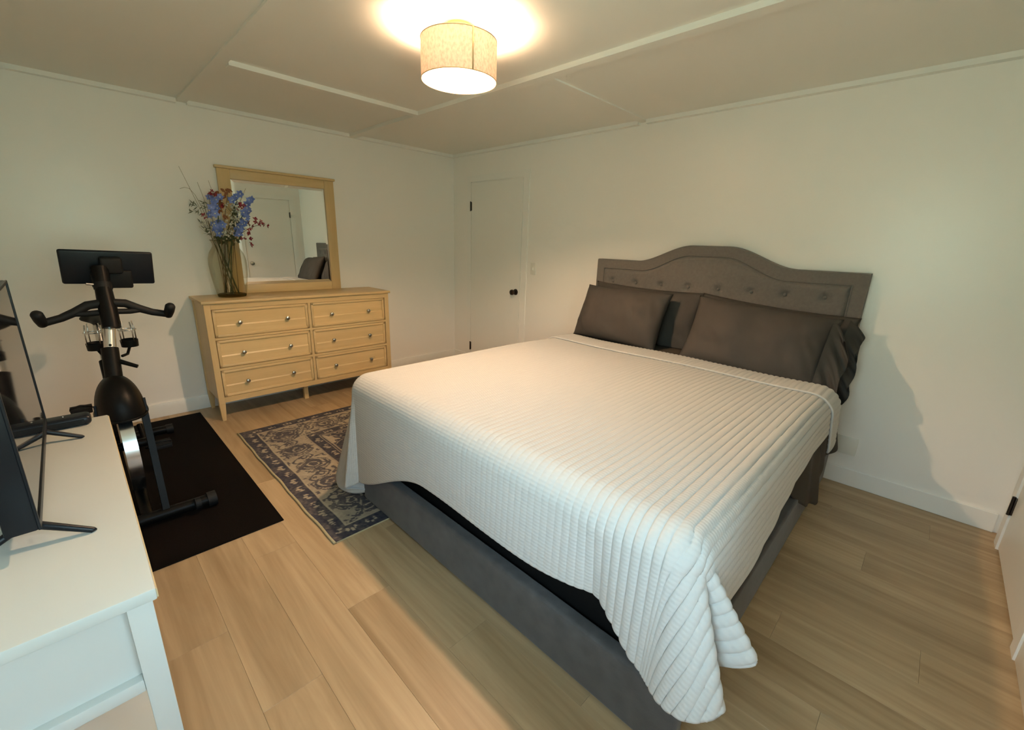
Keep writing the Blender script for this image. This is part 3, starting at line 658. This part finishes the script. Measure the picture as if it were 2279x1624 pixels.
def grid_obj(P, name, mat, parent, uv=None, thick=0.0):
    nu, nv = P.shape[:2]; idx = np.arange(nu * nv).reshape(nu, nv)
    F = np.stack([idx[:-1, :-1], idx[1:, :-1], idx[1:, 1:], idx[:-1, 1:]], -1).reshape(-1, 4)
    o0 = np.array(org(parent)) if parent is not None else np.zeros(3)
    me = bpy.data.meshes.new(name); me.from_pydata((P.reshape(-1, 3) - o0).tolist(), [], F.tolist()); me.update()
    me.polygons.foreach_set('use_smooth', [True] * len(me.polygons))
    if uv is not None:
        ul = me.uv_layers.new(name='flat'); li = np.empty(len(me.loops), np.int32); me.loops.foreach_get('vertex_index', li)
        ul.data.foreach_set('uv', uv.reshape(-1, 2)[li].astype(np.float32).ravel())
    me.materials.append(MATS[mat]); o = bpy.data.objects.new(name, me); COL.objects.link(o)
    if parent is not None: o.parent = parent; ORG[o.name] = org(parent)
    if thick:
        md = o.modifiers.new('thickness', 'SOLIDIFY'); md.thickness = thick; md.offset = -1
    return o
def build_quilt():
    t = thing('quilt', (3.0, -1.4, QT), 'white channel-quilted bedspread draped over the bed', 'quilt')
    ML = 0.69
    def MR(v): return 0.235 + 0.12 * sstep(-0.9, -2.2, v)
    def MF(u): return 0.392 + 0.25 * (1 - sstep(2.1, 2.80, u)) - 0.025 * np.exp(-((u - 3.62) / 0.12) ** 2) + 0.082 * sstep(3.66, 3.86, u)
    cols = 8
    uL, uR = qxl - ML, qxr + 0.32
    nu = int((uR - uL) / LAM * cols); a = np.linspace(0, 1, nu); v0 = -0.50
    nL = int(nu * ML / (uR - uL)); nT = int(nu * (qxr - qxl) / (uR - uL)); nR = nu - nL - nT
    ss = np.concatenate([np.linspace(-1, 0, nL, endpoint=False), np.linspace(0, 1, nT, endpoint=False), np.linspace(1, 2, nR)])   # -1..0 left hang, 0..1 top, 1..2 right hang
    nVt, nVf = 120, 110
    tt = np.concatenate([np.linspace(0, 1, nVt, endpoint=False), np.linspace(1, 2, nVf)])
    S, T_ = np.meshgrid(ss, tt, indexing='ij')
    vn = np.where(T_ <= 1, lerp(v0, qyf, T_), qyf)
    mr = MR(vn)
    u = np.where(S < 0, qxl + S * ML, np.where(S <= 1, lerp(qxl, qxr, S), qxr + (S - 1) * mr))
    mf = MF(u)
    v = np.where(T_ <= 1, lerp(v0, qyf, T_), qyf - (T_ - 1) * mf)
    X, Y, Z, uf, vf = quilt_surface(u, v, ML, mr, mf)
    amp = (0.0032 + 0.0022 * sstep(2.4, 3.2, uf)) * (1 - 0.72 * sstep(qyf + .03, qyf - 0.10, vf) * (1 - sstep(3.45, 3.80, uf)))
    P, n = puff_out(X, Y, Z, uf, amp)
    o = grid_obj(P, 'quilt_cover', 'quilt_cotton', t, np.stack([uf, vf], -1), 0.007)
    # bound hem
    B = np.stack([X, Y, Z], -1); path = [B[0, j] for j in range(0, B.shape[1], 2)] + [B[i, -1] for i in range(0, B.shape[0], 3)] + [B[-1, j] for j in range(B.shape[1] - 1, -1, -2)]
    MB().tube([tuple(p) for p in path], 0.0055, 8).build('hem_binding', 'quilt_cotton', t, True)
    # folded-back head end
    nb = 40; S2 = ss; Mr2, Ml2 = 0.335, 0.50
    u1 = np.where(S2 < 0, qxl + S2 * Ml2, np.where(S2 <= 1, lerp(qxl, qxr, S2), qxr + (S2 - 1) * Mr2))
    vfront = -0.735; vback = -0.47
    tb = np.linspace(0, 1, nb); U2 = np.repeat(u1[:, None], nb, 1); 
    hang = np.maximum(U2 - qxr, 0) / Mr2
    V2 = lerp(vfront, vback, tb)[None, :] + 0.0 * U2 + 0.05 * hang
    X, Y, Z, uf, vf = quilt_surface(U2, V2, Ml2, Mr2, 0.45)
    e = 0.014 + 0.006 * np.sin(tb * PI); curl = sstep(0.84, 1.0, tb)
    P0 = np.stack([X, Y, Z], -1); gu = np.gradient(P0, axis=0); gv = np.gradient(P0, axis=1); n = np.cross(gu, gv); n /= np.maximum(np.linalg.norm(n, axis=-1, keepdims=True), 1e-9)
    if n[n.shape[0] // 2, 5, 2] < 0: n = -n
    P0 = P0 + n * (e * (1 - curl) + 0.0015 * curl)[None, :, None]
    d = 0.0048 * np.abs(np.sin(PI * uf / LAM)) ** 0.75 * (1 - 0.3 * curl)[None, :]
    P1 = P0 + n * d[..., None]
    grid_obj(P1, 'folded_edge', 'quilt_cotton', t, np.stack([uf, vf], -1), 0.006)
    path = [tuple(p) for p in (P0[::4, 0] + n[::4, 0] * 0.003)] + [tuple(p) for p in P0[-1, ::3]]
    MB().tube(path, 0.006, 8).build('fold_binding', 'quilt_cotton', t, True)
build_quilt()

def build_sheet():
    # grey top sheet hanging between quilt and right side rail
    ny, nz = 120, 30; ys = np.linspace(-0.30, -1.80, ny); zs = np.linspace(0, 1, nz); Yg, T_ = np.meshgrid(ys, zs, indexing='ij')
    hem = np.interp(-Yg, [0.30, 0.45, 0.55, 0.70, 0.84, 0.95, 1.10, 1.35, 1.60, 1.75, 1.98], [0.34, 0.30, 0.20, 0.13, 0.18, 0.27, 0.25, 0.26, 0.22, 0.27, 0.36])
    top = 0.66; Zg = top + (hem - top) * T_
    amp = 0.006 + 0.020 * T_
    tuck = sstep(-0.84, -1.02, Yg)
    X = lerp(3.886, 3.844, tuck) + lerp(1.0, 0.16, tuck) * (amp * (1 + np.sin(Yg * 16.0) * 0.6 + np.sin(Yg * 37 + 1.2) * 0.4) + 0.034 * T_)
    Yg = Yg + 0.02 * T_ * np.sin(Yg * 23)
    o = grid_obj(np.stack([X, Yg, Zg], -1), 'bed_sheet', 'sheet_fabric', None, None, 0.003)
    tag(o, 'wrinkled dark grey top sheet hanging below the quilt at right', 'sheet')
build_sheet()

def pillow(name, c, w, h, T, tilt, roll, yaw, label, flap=None, seed=0):
    nu, nv = 56, 40; a = np.linspace(-1, 1, nu); b = np.linspace(-1, 1, nv); A, B = np.meshgrid(a, b, indexing='ij')
    def side(sg):
        X = w / 2 * A * (1 - 0.055 * (1 - B ** 2) * np.abs(A) ** 3); Zl = h / 2 * B * (1 - 0.075 * (1 - A ** 2) * np.abs(B) ** 3)
        th = np.clip((1 - np.abs(A) ** 2.6) * (1 - np.abs(B) ** 2.6), 0, 1) ** 0.55
        Yl = -sg * T / 2 * th
        wr = np.zeros_like(X)
        for i in range(nu):
            for j in range(nv):
                p = Vector((X[i, j] * 5 + seed * 7.3, Zl[i, j] * 7 + sg * 3.1, seed * 2.0)); q = Vector((X[i, j] * 16 + Zl[i, j] * 8 + seed * 3.3, Zl[i, j] * 5 - X[i, j] * 6, seed + 9.0))
                wr[i, j] = mnoise.noise(p) * 0.034 + (1 - abs(mnoise.noise(q)) * 2) * 0.013 * (abs(A[i, j]) ** 2 + .35)
        Yl = Yl - sg * wr * th
        return np.stack([X, Yl, Zl], -1)
    M = Matrix.Translation(Vector(c)) @ Euler((0, 0, yaw), 'XYZ').to_matrix().to_4x4() @ Euler((0, roll, 0), 'XYZ').to_matrix().to_4x4() @ Euler((-tilt, 0, 0), 'XYZ').to_matrix().to_4x4()
    m = MB(); m.grid(side(1)); m.grid(side(-1)); m.xf(M); m.v = [(p[0], min(p[1], -0.114), max(p[2], 0.716)) for p in m.v]
    t = thing(name, (c[0], c[1], c[2] - h / 2), label, 'pillow', 'pillows against the headboard')
    o = m.build('cushion', 'pillow_fabric', t, True)
    bm = bmesh.new(); bm.from_mesh(o.data); bmesh.ops.remove_doubles(bm, verts=bm.verts, dist=1e-4); bmesh.ops.recalc_face_normals(bm, faces=bm.faces); bm.to_mesh(o.data); bm.free()
    if flap:
        L_, droop, seg = flap; sgn = 1 if L_ > 0 else -1; L_ = abs(L_)
        ne, nl = 22, 72; E_ = np.linspace(0, 1, ne); K = np.linspace(0, 2 * PI, nl, endpoint=False)
        Eg, Kg = np.meshgrid(E_, K, indexing='ij'); bb = np.cos(Kg); sd = np.sin(Kg)
        zh = h / 2 * (0.93 - 0.10 * Eg) * bb
        xx = sgn * (w / 2 * (0.90 + 0.0 * Eg) + L_ * Eg * (0.92 + 0.10 * np.sin(Kg * 3 + seed) + 0.08 * np.sin(Kg * 7 + 2 * seed)) * (0.62 + 0.38 * np.sqrt(np.clip(1 - bb ** 4, 0, 1))))
        yy = -sd * (0.055 * (1 - Eg) ** 1.5 + 0.016) + 0.026 * Eg * np.sin(bb * 8 + seed) + 0.016 * Eg * np.sin(bb * 17 + 1.7 * seed)
        zz = zh - droop * Eg ** 1.6 * (0.45 + 0.55 * (1 - bb) / 2 * 1.6)
        fm = MB(); P = np.stack([xx, yy, zz], -1); P = np.transpose(P, (1, 0, 2)); fm.grid(P, close_u=True); fm.xf(M)
        f = fm.build('pillowcase_end', 'pillow_fabric', t, True)
    return t
def build_pillows():
    pillow('pillow', (2.575, -0.185, 0.900), 0.90, 0.46, 0.13, R(10), R(1), 0, 'dark grey pillow at the left, behind another against the headboard', None, 1)
    pillow('pillow', (3.45, -0.185, 0.868), 0.90, 0.46, 0.13, R(10), R(3.5), 0, 'dark grey pillow at the right, behind another against the headboard', (0.10, 0.10, 0), 2)
    pillow('pillow', (2.495, -0.365, 0.905), 0.73, 0.44, 0.22, R(23), R(0.5), R(-2), 'small plump dark grey pillow in front at the left', None, 3)
    pillow('pillow', (3.44, -0.375, 0.882), 0.80, 0.46, 0.21, R(25), R(4.0), R(3), 'long dark grey pillow in front at the right with drooping case', (0.12, 0.20, 0), 4)
build_pillows()

# ------------------------------------------------------------------ rug
def vnoise(shape, cells, seed):
    rs = np.random.RandomState(seed); g = rs.rand(cells[0] + 2, cells[1] + 2)
    x = np.linspace(0, cells[0], shape[0]); y = np.linspace(0, cells[1], shape[1]); xi = np.floor(x).astype(int); yi = np.floor(y).astype(int)
    fx = x - xi; fy = y - yi; fx = fx * fx * (3 - 2 * fx); fy = fy * fy * (3 - 2 * fy)
    a = g[np.ix_(xi, yi)]; b = g[np.ix_(xi + 1, yi)]; c = g[np.ix_(xi, yi + 1)]; d = g[np.ix_(xi + 1, yi + 1)]
    FX, FY = np.meshgrid(fx, fy, indexing='ij'); return (a * (1 - FX) + b * FX) * (1 - FY) + (c * (1 - FX) + d * FX) * FY
def build_rug():
    x0, x1, y0, y1 = 0.755, 2.39, -2.585, -0.35; st = 0.005
    nx, ny = int((x1 - x0) / st), int((y1 - y0) / st); xs = np.linspace(0, x1 - x0, nx); ys = np.linspace(0, y1 - y0, ny); PX, PY = np.meshgrid(xs, ys, indexing='ij')
    W_, L_ = x1 - x0, y1 - y0
    n1 = vnoise((nx, ny), (60, 84), 1); n2 = vnoise((nx, ny), (150, 210), 2); n3 = vnoise((nx, ny), (22, 30), 3)
    dx = np.minimum(PX, W_ - PX); dy = np.minimum(PY, L_ - PY); d = np.minimum(dx, dy); along = np.where(dx < dy, PY, PX); across = d
    navy = np.array([0.034, 0.036, 0.056]); cream = np.array([0.50, 0.42, 0.30]); mid = np.array([0.15, 0.135, 0.125])
    m = np.zeros((nx, ny))           # 0 navy .. 1 cream
    def rep(s, p): return (s + p / 2) % p - p / 2
    wob = (n1 - .5) * 0.03
    # outer guard band with small sprigs
    def sprig(s, c, per):
        q = rep(s, per); v = 0
        for k in (-1, 0, 1): v = np.maximum(v, (np.hypot((q - k * per * .20) / 1.0, (across - c - (0.006 if k else -0.004)) / 1.7) < per * .085).astype(float))
        return v
    band1 = d < 0.088; m = np.where(band1, sprig(along, 0.046, 0.105) * (n2 > .28), m)
    m = np.where((d >= 0.088) & (d < 0.098), 1, m)
    # main border: cream ground, dark palmettes
    mb = (d >= 0.098) & (d < 0.335); c = 0.216; per = 0.27
    s1 = rep(along + wob, per); r1 = np.hypot(s1 / 0.078, (across - c + wob * .6) / 0.088); s2 = rep(along + per / 2 + wob, per); r2 = np.hypot(s2 / 0.05, (across - c) / 0.075)
    pal = ((r1 < 1.0) & (np.sin(r1 * 15 + s1 * 60) > -0.55)) | ((r1 > 1.02) & (r1 < 1.16) & (n2 > .35)) | ((r2 < 0.85) & (np.sin(r2 * 12 + across * 50) > 0.1))
    vine = np.abs(across - c - 0.085 * np.sin(along * 2 * PI / per + .6)) < 0.008
    mm = np.where(pal | vine | ((n1 > .62) & (n2 > .40)), 0.08, 0.92); m = np.where(mb, mm, m)
    m = np.where((d >= 0.335) & (d < 0.345), 0.75, m)
    b3 = (d >= 0.345) & (d < 0.415); m = np.where(b3, 0.85 * sprig(along + .03, 0.38, 0.13) * (n2 > .3), m)
    m = np.where((d >= 0.415) & (d < 0.421), .8, m); m = np.where((d >= 0.430) & (d < 0.437), .75, m)
    # field
    fd = d >= 0.437; fx, fy = PX - W_ / 2, PY - 0.44; p1 = 0.30
    f = np.zeros_like(m)
    for k, (ox, oy) in enumerate([(0, 0), (p1 / 2, p1 / 2)]):
        qx, qy = rep(fx + ox + wob, p1), rep(fy + oy + wob, p1); an = np.arctan2(qy, qx); rr = np.hypot(qx, qy * 1.15) / (0.060 * (1 + .22 * np.cos(an * (8 if k else 6))))
        f = np.maximum(f, np.where(rr < 1, np.where((rr < .48) & (k == 1), .15, .9), 0)); 
    tw = np.abs(np.sin((fx + fy) * 2 * PI / p1) * .05 + np.sin((fx - fy) * 10) * .03 + wob) < .0035
    f = np.maximum(f, tw * .7); f = np.maximum(f, ((n1 > .66) & (n2 > .5)) * .6)
    m = np.where(fd, f, m)
    # wear
    m = m * (0.70 + 0.30 * n3) * (0.78 + 0.22 * n2) + (1 - m) * (0.10 * n2 + 0.14 * (n3 > .6) * n2)
    col = navy[None, None] * (1 - m[..., None]) + cream[None, None] * m[..., None]
    edge = 0.002 * np.sin(PX * 9) + 0.002 * np.sin(PX * 23)
    Z = np.full_like(PX, 0.009); P = np.stack([x0 + PX, y0 + PY + edge * (1 - PY / L_), Z], -1)
    t = thing('area_rug', (1.57, -1.47, 0), 'worn navy and cream floral area rug under the bed', 'rug')
    o = grid_obj(P, 'pile', 'rug_wool', t); at = o.data.color_attributes.new('pattern', 'FLOAT_COLOR', 'POINT')
    at.data.foreach_set('color', np.concatenate([col, np.ones((nx, ny, 1))], -1).astype(np.float32).ravel())
    # backing body and end bindings
    b = MB().box(x0 + .001, x1 - .001, y0 + .004, y1 - .004, 0.0005, 0.0085); b.build('backing', 'rug_binding', t)
    for yy, sg in ((y0, 1), (y1, 0)):
        MB().tube([(x0 + (x1 - x0) * k / 40, yy - 0.006 * (1 if sg else -1) + (0.002 * math.sin(9 * (x1 - x0) * k / 40) + .002 * math.sin(23 * (x1 - x0) * k / 40)) * sg, 0.0075) for k in range(41)], 0.0068, 6).build('end_binding', 'rug_binding', t, True)
build_rug()

# ------------------------------------------------------------------ exercise mat and bike
def build_mat():
    x0, x1, ya, yb = 0.10, 2.035, -2.70, -3.50
    m = MB().box(x0, x1, yb, ya, 0.0, 0.006, bev=0.002, seg=1); o = m.build('exercise_mat', 'mat_rubber')
    tag(o, 'black rubber floor mat under the exercise bike', 'mat')
build_mat()
def build_bike():
    t = thing('exercise_bike', (1.1, -3.165, 0.006), 'black stationary exercise bike with tablet screen by the left wall', 'exercise bike')
    cy_ = -3.196; Bk, Rb, St = 'bike_black', 'bike_rubber', 'bike_steel'
    def T(name, pts, rad, mat=Bk, n=14): return MB().tube(pts, rad, n).build(name, mat, t, True, 50)
    # feet
    fx = 1.645
    T('front_foot', [(fx, -3.42, .045), (fx, -2.935, .045)], 0.030); 
    for y in (-3.43, -2.93): MB().tube([(fx, y - .02, .045), (fx, y + .02, .045)], 0.0385, 18).build('foot_cap', Rb, t, True, 40)
    for y in (-3.36, -2.995): MB().lathe([(0.012, -.014), (0.030, -.012), (.030, .012), (.012, .014)], (fx + .035, y, .062), 18, 'y').build('transport_wheel', Rb, t, True, 40)
    T('rear_foot', [(0.42, -3.40, .040), (0.42, -2.95, .040)], 0.028)
    for y in (-3.41, -2.94): MB().tube([(.42, y - .02, .040), (.42, y + .02, .040)], 0.0335, 18).build('foot_cap', Rb, t, True, 40)
    # fork legs
    for s in (-1, 1):
        y = cy_ + s * 0.082
        M = MB(); a = Vector((1.43, y, .60)); b = Vector((1.635, cy_ + s * .075, .05)); d = (b - a).normalized(); e = Vector((0, 1, 0)); f = d.cross(e)
        vs = []
        for p, wx in ((a, .036), (a.lerp(b, .5), .027), (b, .027)):
            for q in ((-1, -1), (1, -1), (1, 1), (-1, 1)): vs.append(p + f * wx * q[0] + e * .014 * q[1])
        M.add(vs, [(0, 1, 5, 4), (1, 2, 6, 5), (2, 3, 7, 6), (3, 0, 4, 7), (4, 5, 9, 8), (5, 6, 10, 9), (6, 7, 11, 10), (7, 4, 8, 11), (0, 3, 2, 1), (8, 9, 10, 11)]); M.build('fork_leg', Bk, t)
    # flywheel
    fc = (1.375, cy_, .345)
    MB().lathe([(0.05, -.020), (0.20, -.018), (0.215, -.026), (0.235, -.026), (0.235, .026), (0.215, .026), (0.20, .018), (.05, .020)], fc, 56, 'y').build('flywheel', St, t, True, 30)
    MB().tube([(fc[0], cy_ - .10, fc[2]), (fc[0], cy_ + .10, fc[2])], .022, 16).build('flywheel_axle', Bk, t, True, 50)
    # flywheel cover: half dome
    c = Vector((1.40, cy_, .545)); nu, nv = 40, 14; P = np.zeros((nu, nv, 3))
    for i in range(nu):
        a = 2 * PI * i / nu
        for j in range(nv):
            b = PI / 2 * j / (nv - 1); rx, ry, rz = 0.175, 0.095, 0.185
            sq = lambda x, p: math.copysign(abs(x) ** p, x)
            P[i, j] = (c.x + rx * sq(math.cos(a), .8) * math.cos(b), c.y + ry * sq(math.sin(a), .8) * math.cos(b), c.z + rz * math.sin(b))
    m = MB().grid(P, close_u=True); lip = [(c.x + .177 * math.copysign(abs(math.cos(2 * PI * k / 40)) ** .8, math.cos(2 * PI * k / 40)), c.y + .097 * math.copysign(abs(math.sin(2 * PI * k / 40)) ** .8, math.sin(2 * PI * k / 40)), c.z) for k in range(41)]
    fcv = m.build('flywheel_cover', Bk, t, True); MB().tube(lip, .006, 6, cap=False).build('cover_lip', Bk, fcv, True)
    # frame
    T('down_tube', [(1.38, cy_, .66), (1.10, cy_, .42), (.95, cy_, .32)], [.034, .034, .040])
    T('bottom_tube', [(fx, cy_, .05), (1.10, cy_, .16), (.95, cy_, .28)], .026); T('rear_tube', [(.95, cy_, .30), (.42, cy_, .045)], .030)
    T('seat_tube', [(.95, cy_, .30), (.72, cy_, .66)], .032); T('seat_post', [(.73, cy_, .64), (.60, cy_, .86)], .020, St)
    MB().lathe([(.02, -.045), (.075, -.042), (.080, 0), (.075, .042), (.02, .045)], (.95, cy_, .30), 28, 'y').build('crank_cover', Bk, t, True, 40)
    # saddle
    nu, nv = 26, 16; P = np.zeros((nu, nv, 3))
    for i in range(nu):
        u = i / (nu - 1); w = 0.028 + 0.062 * (1 / (1 + math.exp((u - .38) * 14))); x = .46 + .27 * u
        for j in range(nv):
            a = 2 * PI * j / (nv); e = math.sin(PI * min(max(u, .03), .97)) ** .4
            P[i, j] = (x, cy_ + w * e * math.cos(a), .895 - .012 * u + .030 * e * math.sin(a) * (1 if math.sin(a) > 0 else .8))
    Pt = np.transpose(P, (1, 0, 2)); MB().grid(Pt, close_u=True).build('saddle', Rb, t, True)
    # cranks and pedals
    for s, dz, dx in ((1, -.115, .115), (-1, .115, -.115)):
        y = cy_ + s * .075; T('crank_arm', [(.95, y, .30), (.95 + dx, y + s * .01, .30 + dz)], .014)
        px, pz = .95 + dx, .30 + dz; y2 = y + s * .075
        pd = MB().box(px - .045, px + .045, y2 - .045, y2 + .045, pz - .011, pz + .011, bev=.004).build('pedal', Rb, t, True, 40)
        tt = MB()
        for k in range(9): tt.box(px - .045 + k * .0105, px - .039 + k * .0105, y2 - .046, y2 + .046, pz + .010, pz + .017)
        tt.build('pedal_tread', Rb, pd)
        MB().tube([(px + .01, y2 - .044, pz + .01), (px + .02, y2 - .042, pz + .025), (px + .025, y2, pz + .035), (px + .02, y2 + .042, pz + .025), (px + .01, y2 + .044, pz + .01)], .006, 6).build('toe_strap', Rb, pd, True)
    # handlebar post
    T('post_sleeve', [(1.385, cy_, .69), (1.315, cy_ + .012, .850)], .034)
    T('height_post', [(1.32, cy_ + .012, .840), (1.270, cy_ + .030, .955)], .024, St)
    cy_ = -3.168
    MB().sphere((1.330, cy_ - .012, .868), .007, 8, 6).build('post_hole', Bk, t, True)
    T('clamp_lever', [(1.345, cy_ + .00, .79), (1.37, cy_ + .05, .765), (1.38, cy_ + .07, .755)], [.012, .010, .009])
    T('stem', [(1.285, cy_ + .010, .945), (1.255, cy_ + .012, 1.03), (1.215, cy_ + .014, 1.135)], [.037, .037, .033])
    T('stem_collar', [(1.213, cy_ + .014, 1.13), (1.203, cy_ + .015, 1.162)], .036, Rb)
    T('stem_top', [(1.205, cy_ + .015, 1.155), (1.175, cy_ + .018, 1.235)], [.031, .036])
    T('clamp_bolt', [(1.215, cy_ - .012, 1.155), (1.222, cy_ - .045, 1.160)], .006, St, 8)
    # handlebars
    for s in (-1, 1):
        T('handlebar_arm', [(1.245, cy_ + .012 + s * .02, 1.065), (1.242, cy_ + .012 + s * .07, 1.058), (1.24, cy_ + .012 + s * .12, 1.028), (1.245, cy_ + .012 + s * .17, 1.005), (1.255, cy_ + .012 + s * .222, .992)], [.021, .021, .020, .018, .0175], Rb)
        T('lower_bar', [(1.255, cy_ + .012 + s * .02, 1.022), (1.25, cy_ + .012 + s * .08, 1.018), (1.242, cy_ + .012 + s * .13, 1.022)], .014, Rb)
        y = cy_ + .012 + s * .232
        MB().tube([(1.245, y - s * .004, .978), (1.252, y, .984), (1.278, y + s * .006, 1.010), (1.305, y + s * .010, 1.036), (1.312, y + s * .011, 1.042), (1.316, y + s * .011, 1.045)], [.012, .020, .0225, .0225, .018, .006], 16).build('grip', Rb, t, True, 60)
    # bottle cages behind the post
    for s in (-1, 1):
        c = (1.14, cy_ + .006 + s * .066, .845)
        cg = MB().lathe([(.02, -.032), (.036, -.030), (.038, .006), (.034, .010), (.030, .004), (.02, -.02)], c, 20).build('bottle_cage', Bk, t, True, 40)
        w = MB()
        for k in range(4):
            a = 2 * PI * k / 4 + .5; w.tube([(c[0] + .036 * math.cos(a), c[1] + .036 * math.sin(a), c[2]), (c[0] + .037 * math.cos(a), c[1] + .037 * math.sin(a), c[2] + .06), (c[0] + .03 * math.cos(a), c[1] + .03 * math.sin(a), c[2] + .105)], .0028, 6)
        w.tube([(c[0] + .037 * math.cos(2 * PI * k / 20), c[1] + .037 * math.sin(2 * PI * k / 20), c[2] + .062) for k in range(21)], .0028, 6, cap=False); w.build('cage_wire', St, cg, True)
        MB().tube([(c[0], c[1], c[2] - .025), (c[0] + .05, c[1] - s * .02, c[2] - .06), (1.295, cy_ + .006 + s * .02, .80)], .007, 8).build('cage_bracket', Bk, cg, True)
    # tablet seen from behind
    mc = Vector((1.135, -3.112, 1.232)); Mx = Matrix.Translation(mc) @ Euler((R(-2.2), R(12), R(1.5)), 'XYZ').to_matrix().to_4x4()
    MB().box(-.010, .010, -.178, .178, -.086, .086, bev=.012, seg=3).xf(Mx).build('tablet', 'tv_plastic', t, True, 60)
    MB().box(-.0125, -.0095, -.165, .165, -.076, .076).xf(Mx).build('tablet_screen', 'tv_screen', t)
    MB().box(.008, .028, -.075, .085, -.104, -.010, bev=.010, seg=3).xf(Mx).build('tablet_mount', Rb, t, True, 60)
    MB().box(.012, .060, -.038, .048, -.02, .062, bev=.012, seg=3).xf(Mx).build('tablet_bracket', Rb, t, True, 60)
build_bike()

# ------------------------------------------------------------------ white console, tv, speaker bar
def build_console():
    x0, x1, yf, yb, zt = 2.070, 3.232, -3.250, -3.690, 0.750
    t = thing('console_table', ((x0 + x1) / 2, (yf + yb) / 2, 0), 'white painted wooden console table at the left edge', 'console table')
    W_ = 'console_white'
    MB().box(x0, x1, yb, yf - .002, zt - .027, zt, bev=.004).build('top', W_, t, True, 40)
    MB().box(x0 + .004, x1 - .004, yf - .0022, yf, zt - .024, zt - .004).build('edge_band', 'raw_edge', t)
    lx = .040
    for xx in (x0 + .012, x1 - .012 - lx):
        for yy in (yf - .010 - lx, yb + .01):
            MB().box(xx, xx + lx, yy, yy + lx, 0, zt - .027, bev=.002).build('leg', W_, t, True, 40)
    for xa, xb in ((x1 - .046, x1 - .034), (x0 + .034, x0 + .046)):
        MB().box(xa, xb, yb + .01 + lx, yf - .010 - lx, .545, zt - .027).build('end_panel', W_, t)
    for xa, xb in ((x1 - .050, x1 - .014), (x0 + .014, x0 + .050)):
        MB().box(xa, xb, yb + .01 + lx, yf - .010 - lx, .515, .545, bev=.003).build('end_rail', W_, t, True, 40)
    MB().box(x0 + .012 + lx, x1 - .012 - lx, yf - .030, yf - .016, .53, zt - .027).build('front_apron', W_, t)
    MB().box(x0 + .012 + lx, x1 - .012 - lx, yb + .016, yb + .030, .53, zt - .027).build('back_apron', W_, t)
    MB().box(x0 + .03, x1 - .03, yb + .03, yf - .03, .14, .162, bev=.002).build('lower_shelf', W_, t, True, 40)
build_console()
def build_tv():
    x0, x1, ys, z0, z1 = 2.185, 2.945, -3.402, 0.800, 1.262
    t = thing('television', ((x0 + x1) / 2, ys - .03, 0.75), 'flat black television standing on the white console', 'television')
    P = 'tv_plastic'
    MB().box(x0, x1, ys - .050, ys - .001, z0, z1, bev=.004).build('casing', P, t, True, 40)
    MB().box(x0 + .06, x1 - .06, ys - .075, ys - .045, z0 + .02, z0 + .26, bev=.015, seg=3).build('rear_housing', P, t, True, 40)
    b = .009
    MB().box(x0 + b, x1 - b, ys - .0012, ys + .0004, z0 + .018, z1 - b).build('screen', 'tv_screen', t)
    for nm, q in (('bezel', (x0, x0 + b, z0, z1)), ('bezel', (x1 - b, x1, z0, z1)), ('bezel', (x0 + b, x1 - b, z0, z0 + .018)), ('bezel', (x0 + b, x1 - b, z1 - b, z1))):
        MB().box(q[0], q[1], ys - .002, ys + .003, q[2], q[3], bev=.001, seg=1).build(nm, P, t)
    for x, dx in ((2.245, .012), (2.885, .030)):
        y = ys - .025
        for s in (1, -1):
            a, m_, e = Vector((x, y, z0 + .004)), Vector((x + dx * .4, y + s * .022, z0 - .012)), Vector((x + dx + .015, y + s * .10, .7545))
            MB().tube([a, m_, e, e + Vector((.002, s * .006, 0))], [.010, .009, .0065, .002], 8).build('foot', P, t, True)
build_tv()
def build_bar():
    t = thing('speaker_bar', (2.13, -3.40, .75), 'slim black speaker bar lying on the far end of the console', 'speaker')
    MB().box(2.085, 2.150, -3.50, -3.296, .7505, .785, bev=.014, seg=4).build('body', 'tv_plastic', t, True, 40)
    MB().box(2.1505, 2.1512, -3.48, -3.315, .757, .776).build('grille', 'bike_rubber', t)
    MB().sphere((2.118, -3.365, .7855), .003, 8, 6).build('button', 'bike_steel', t, True)
build_bar()
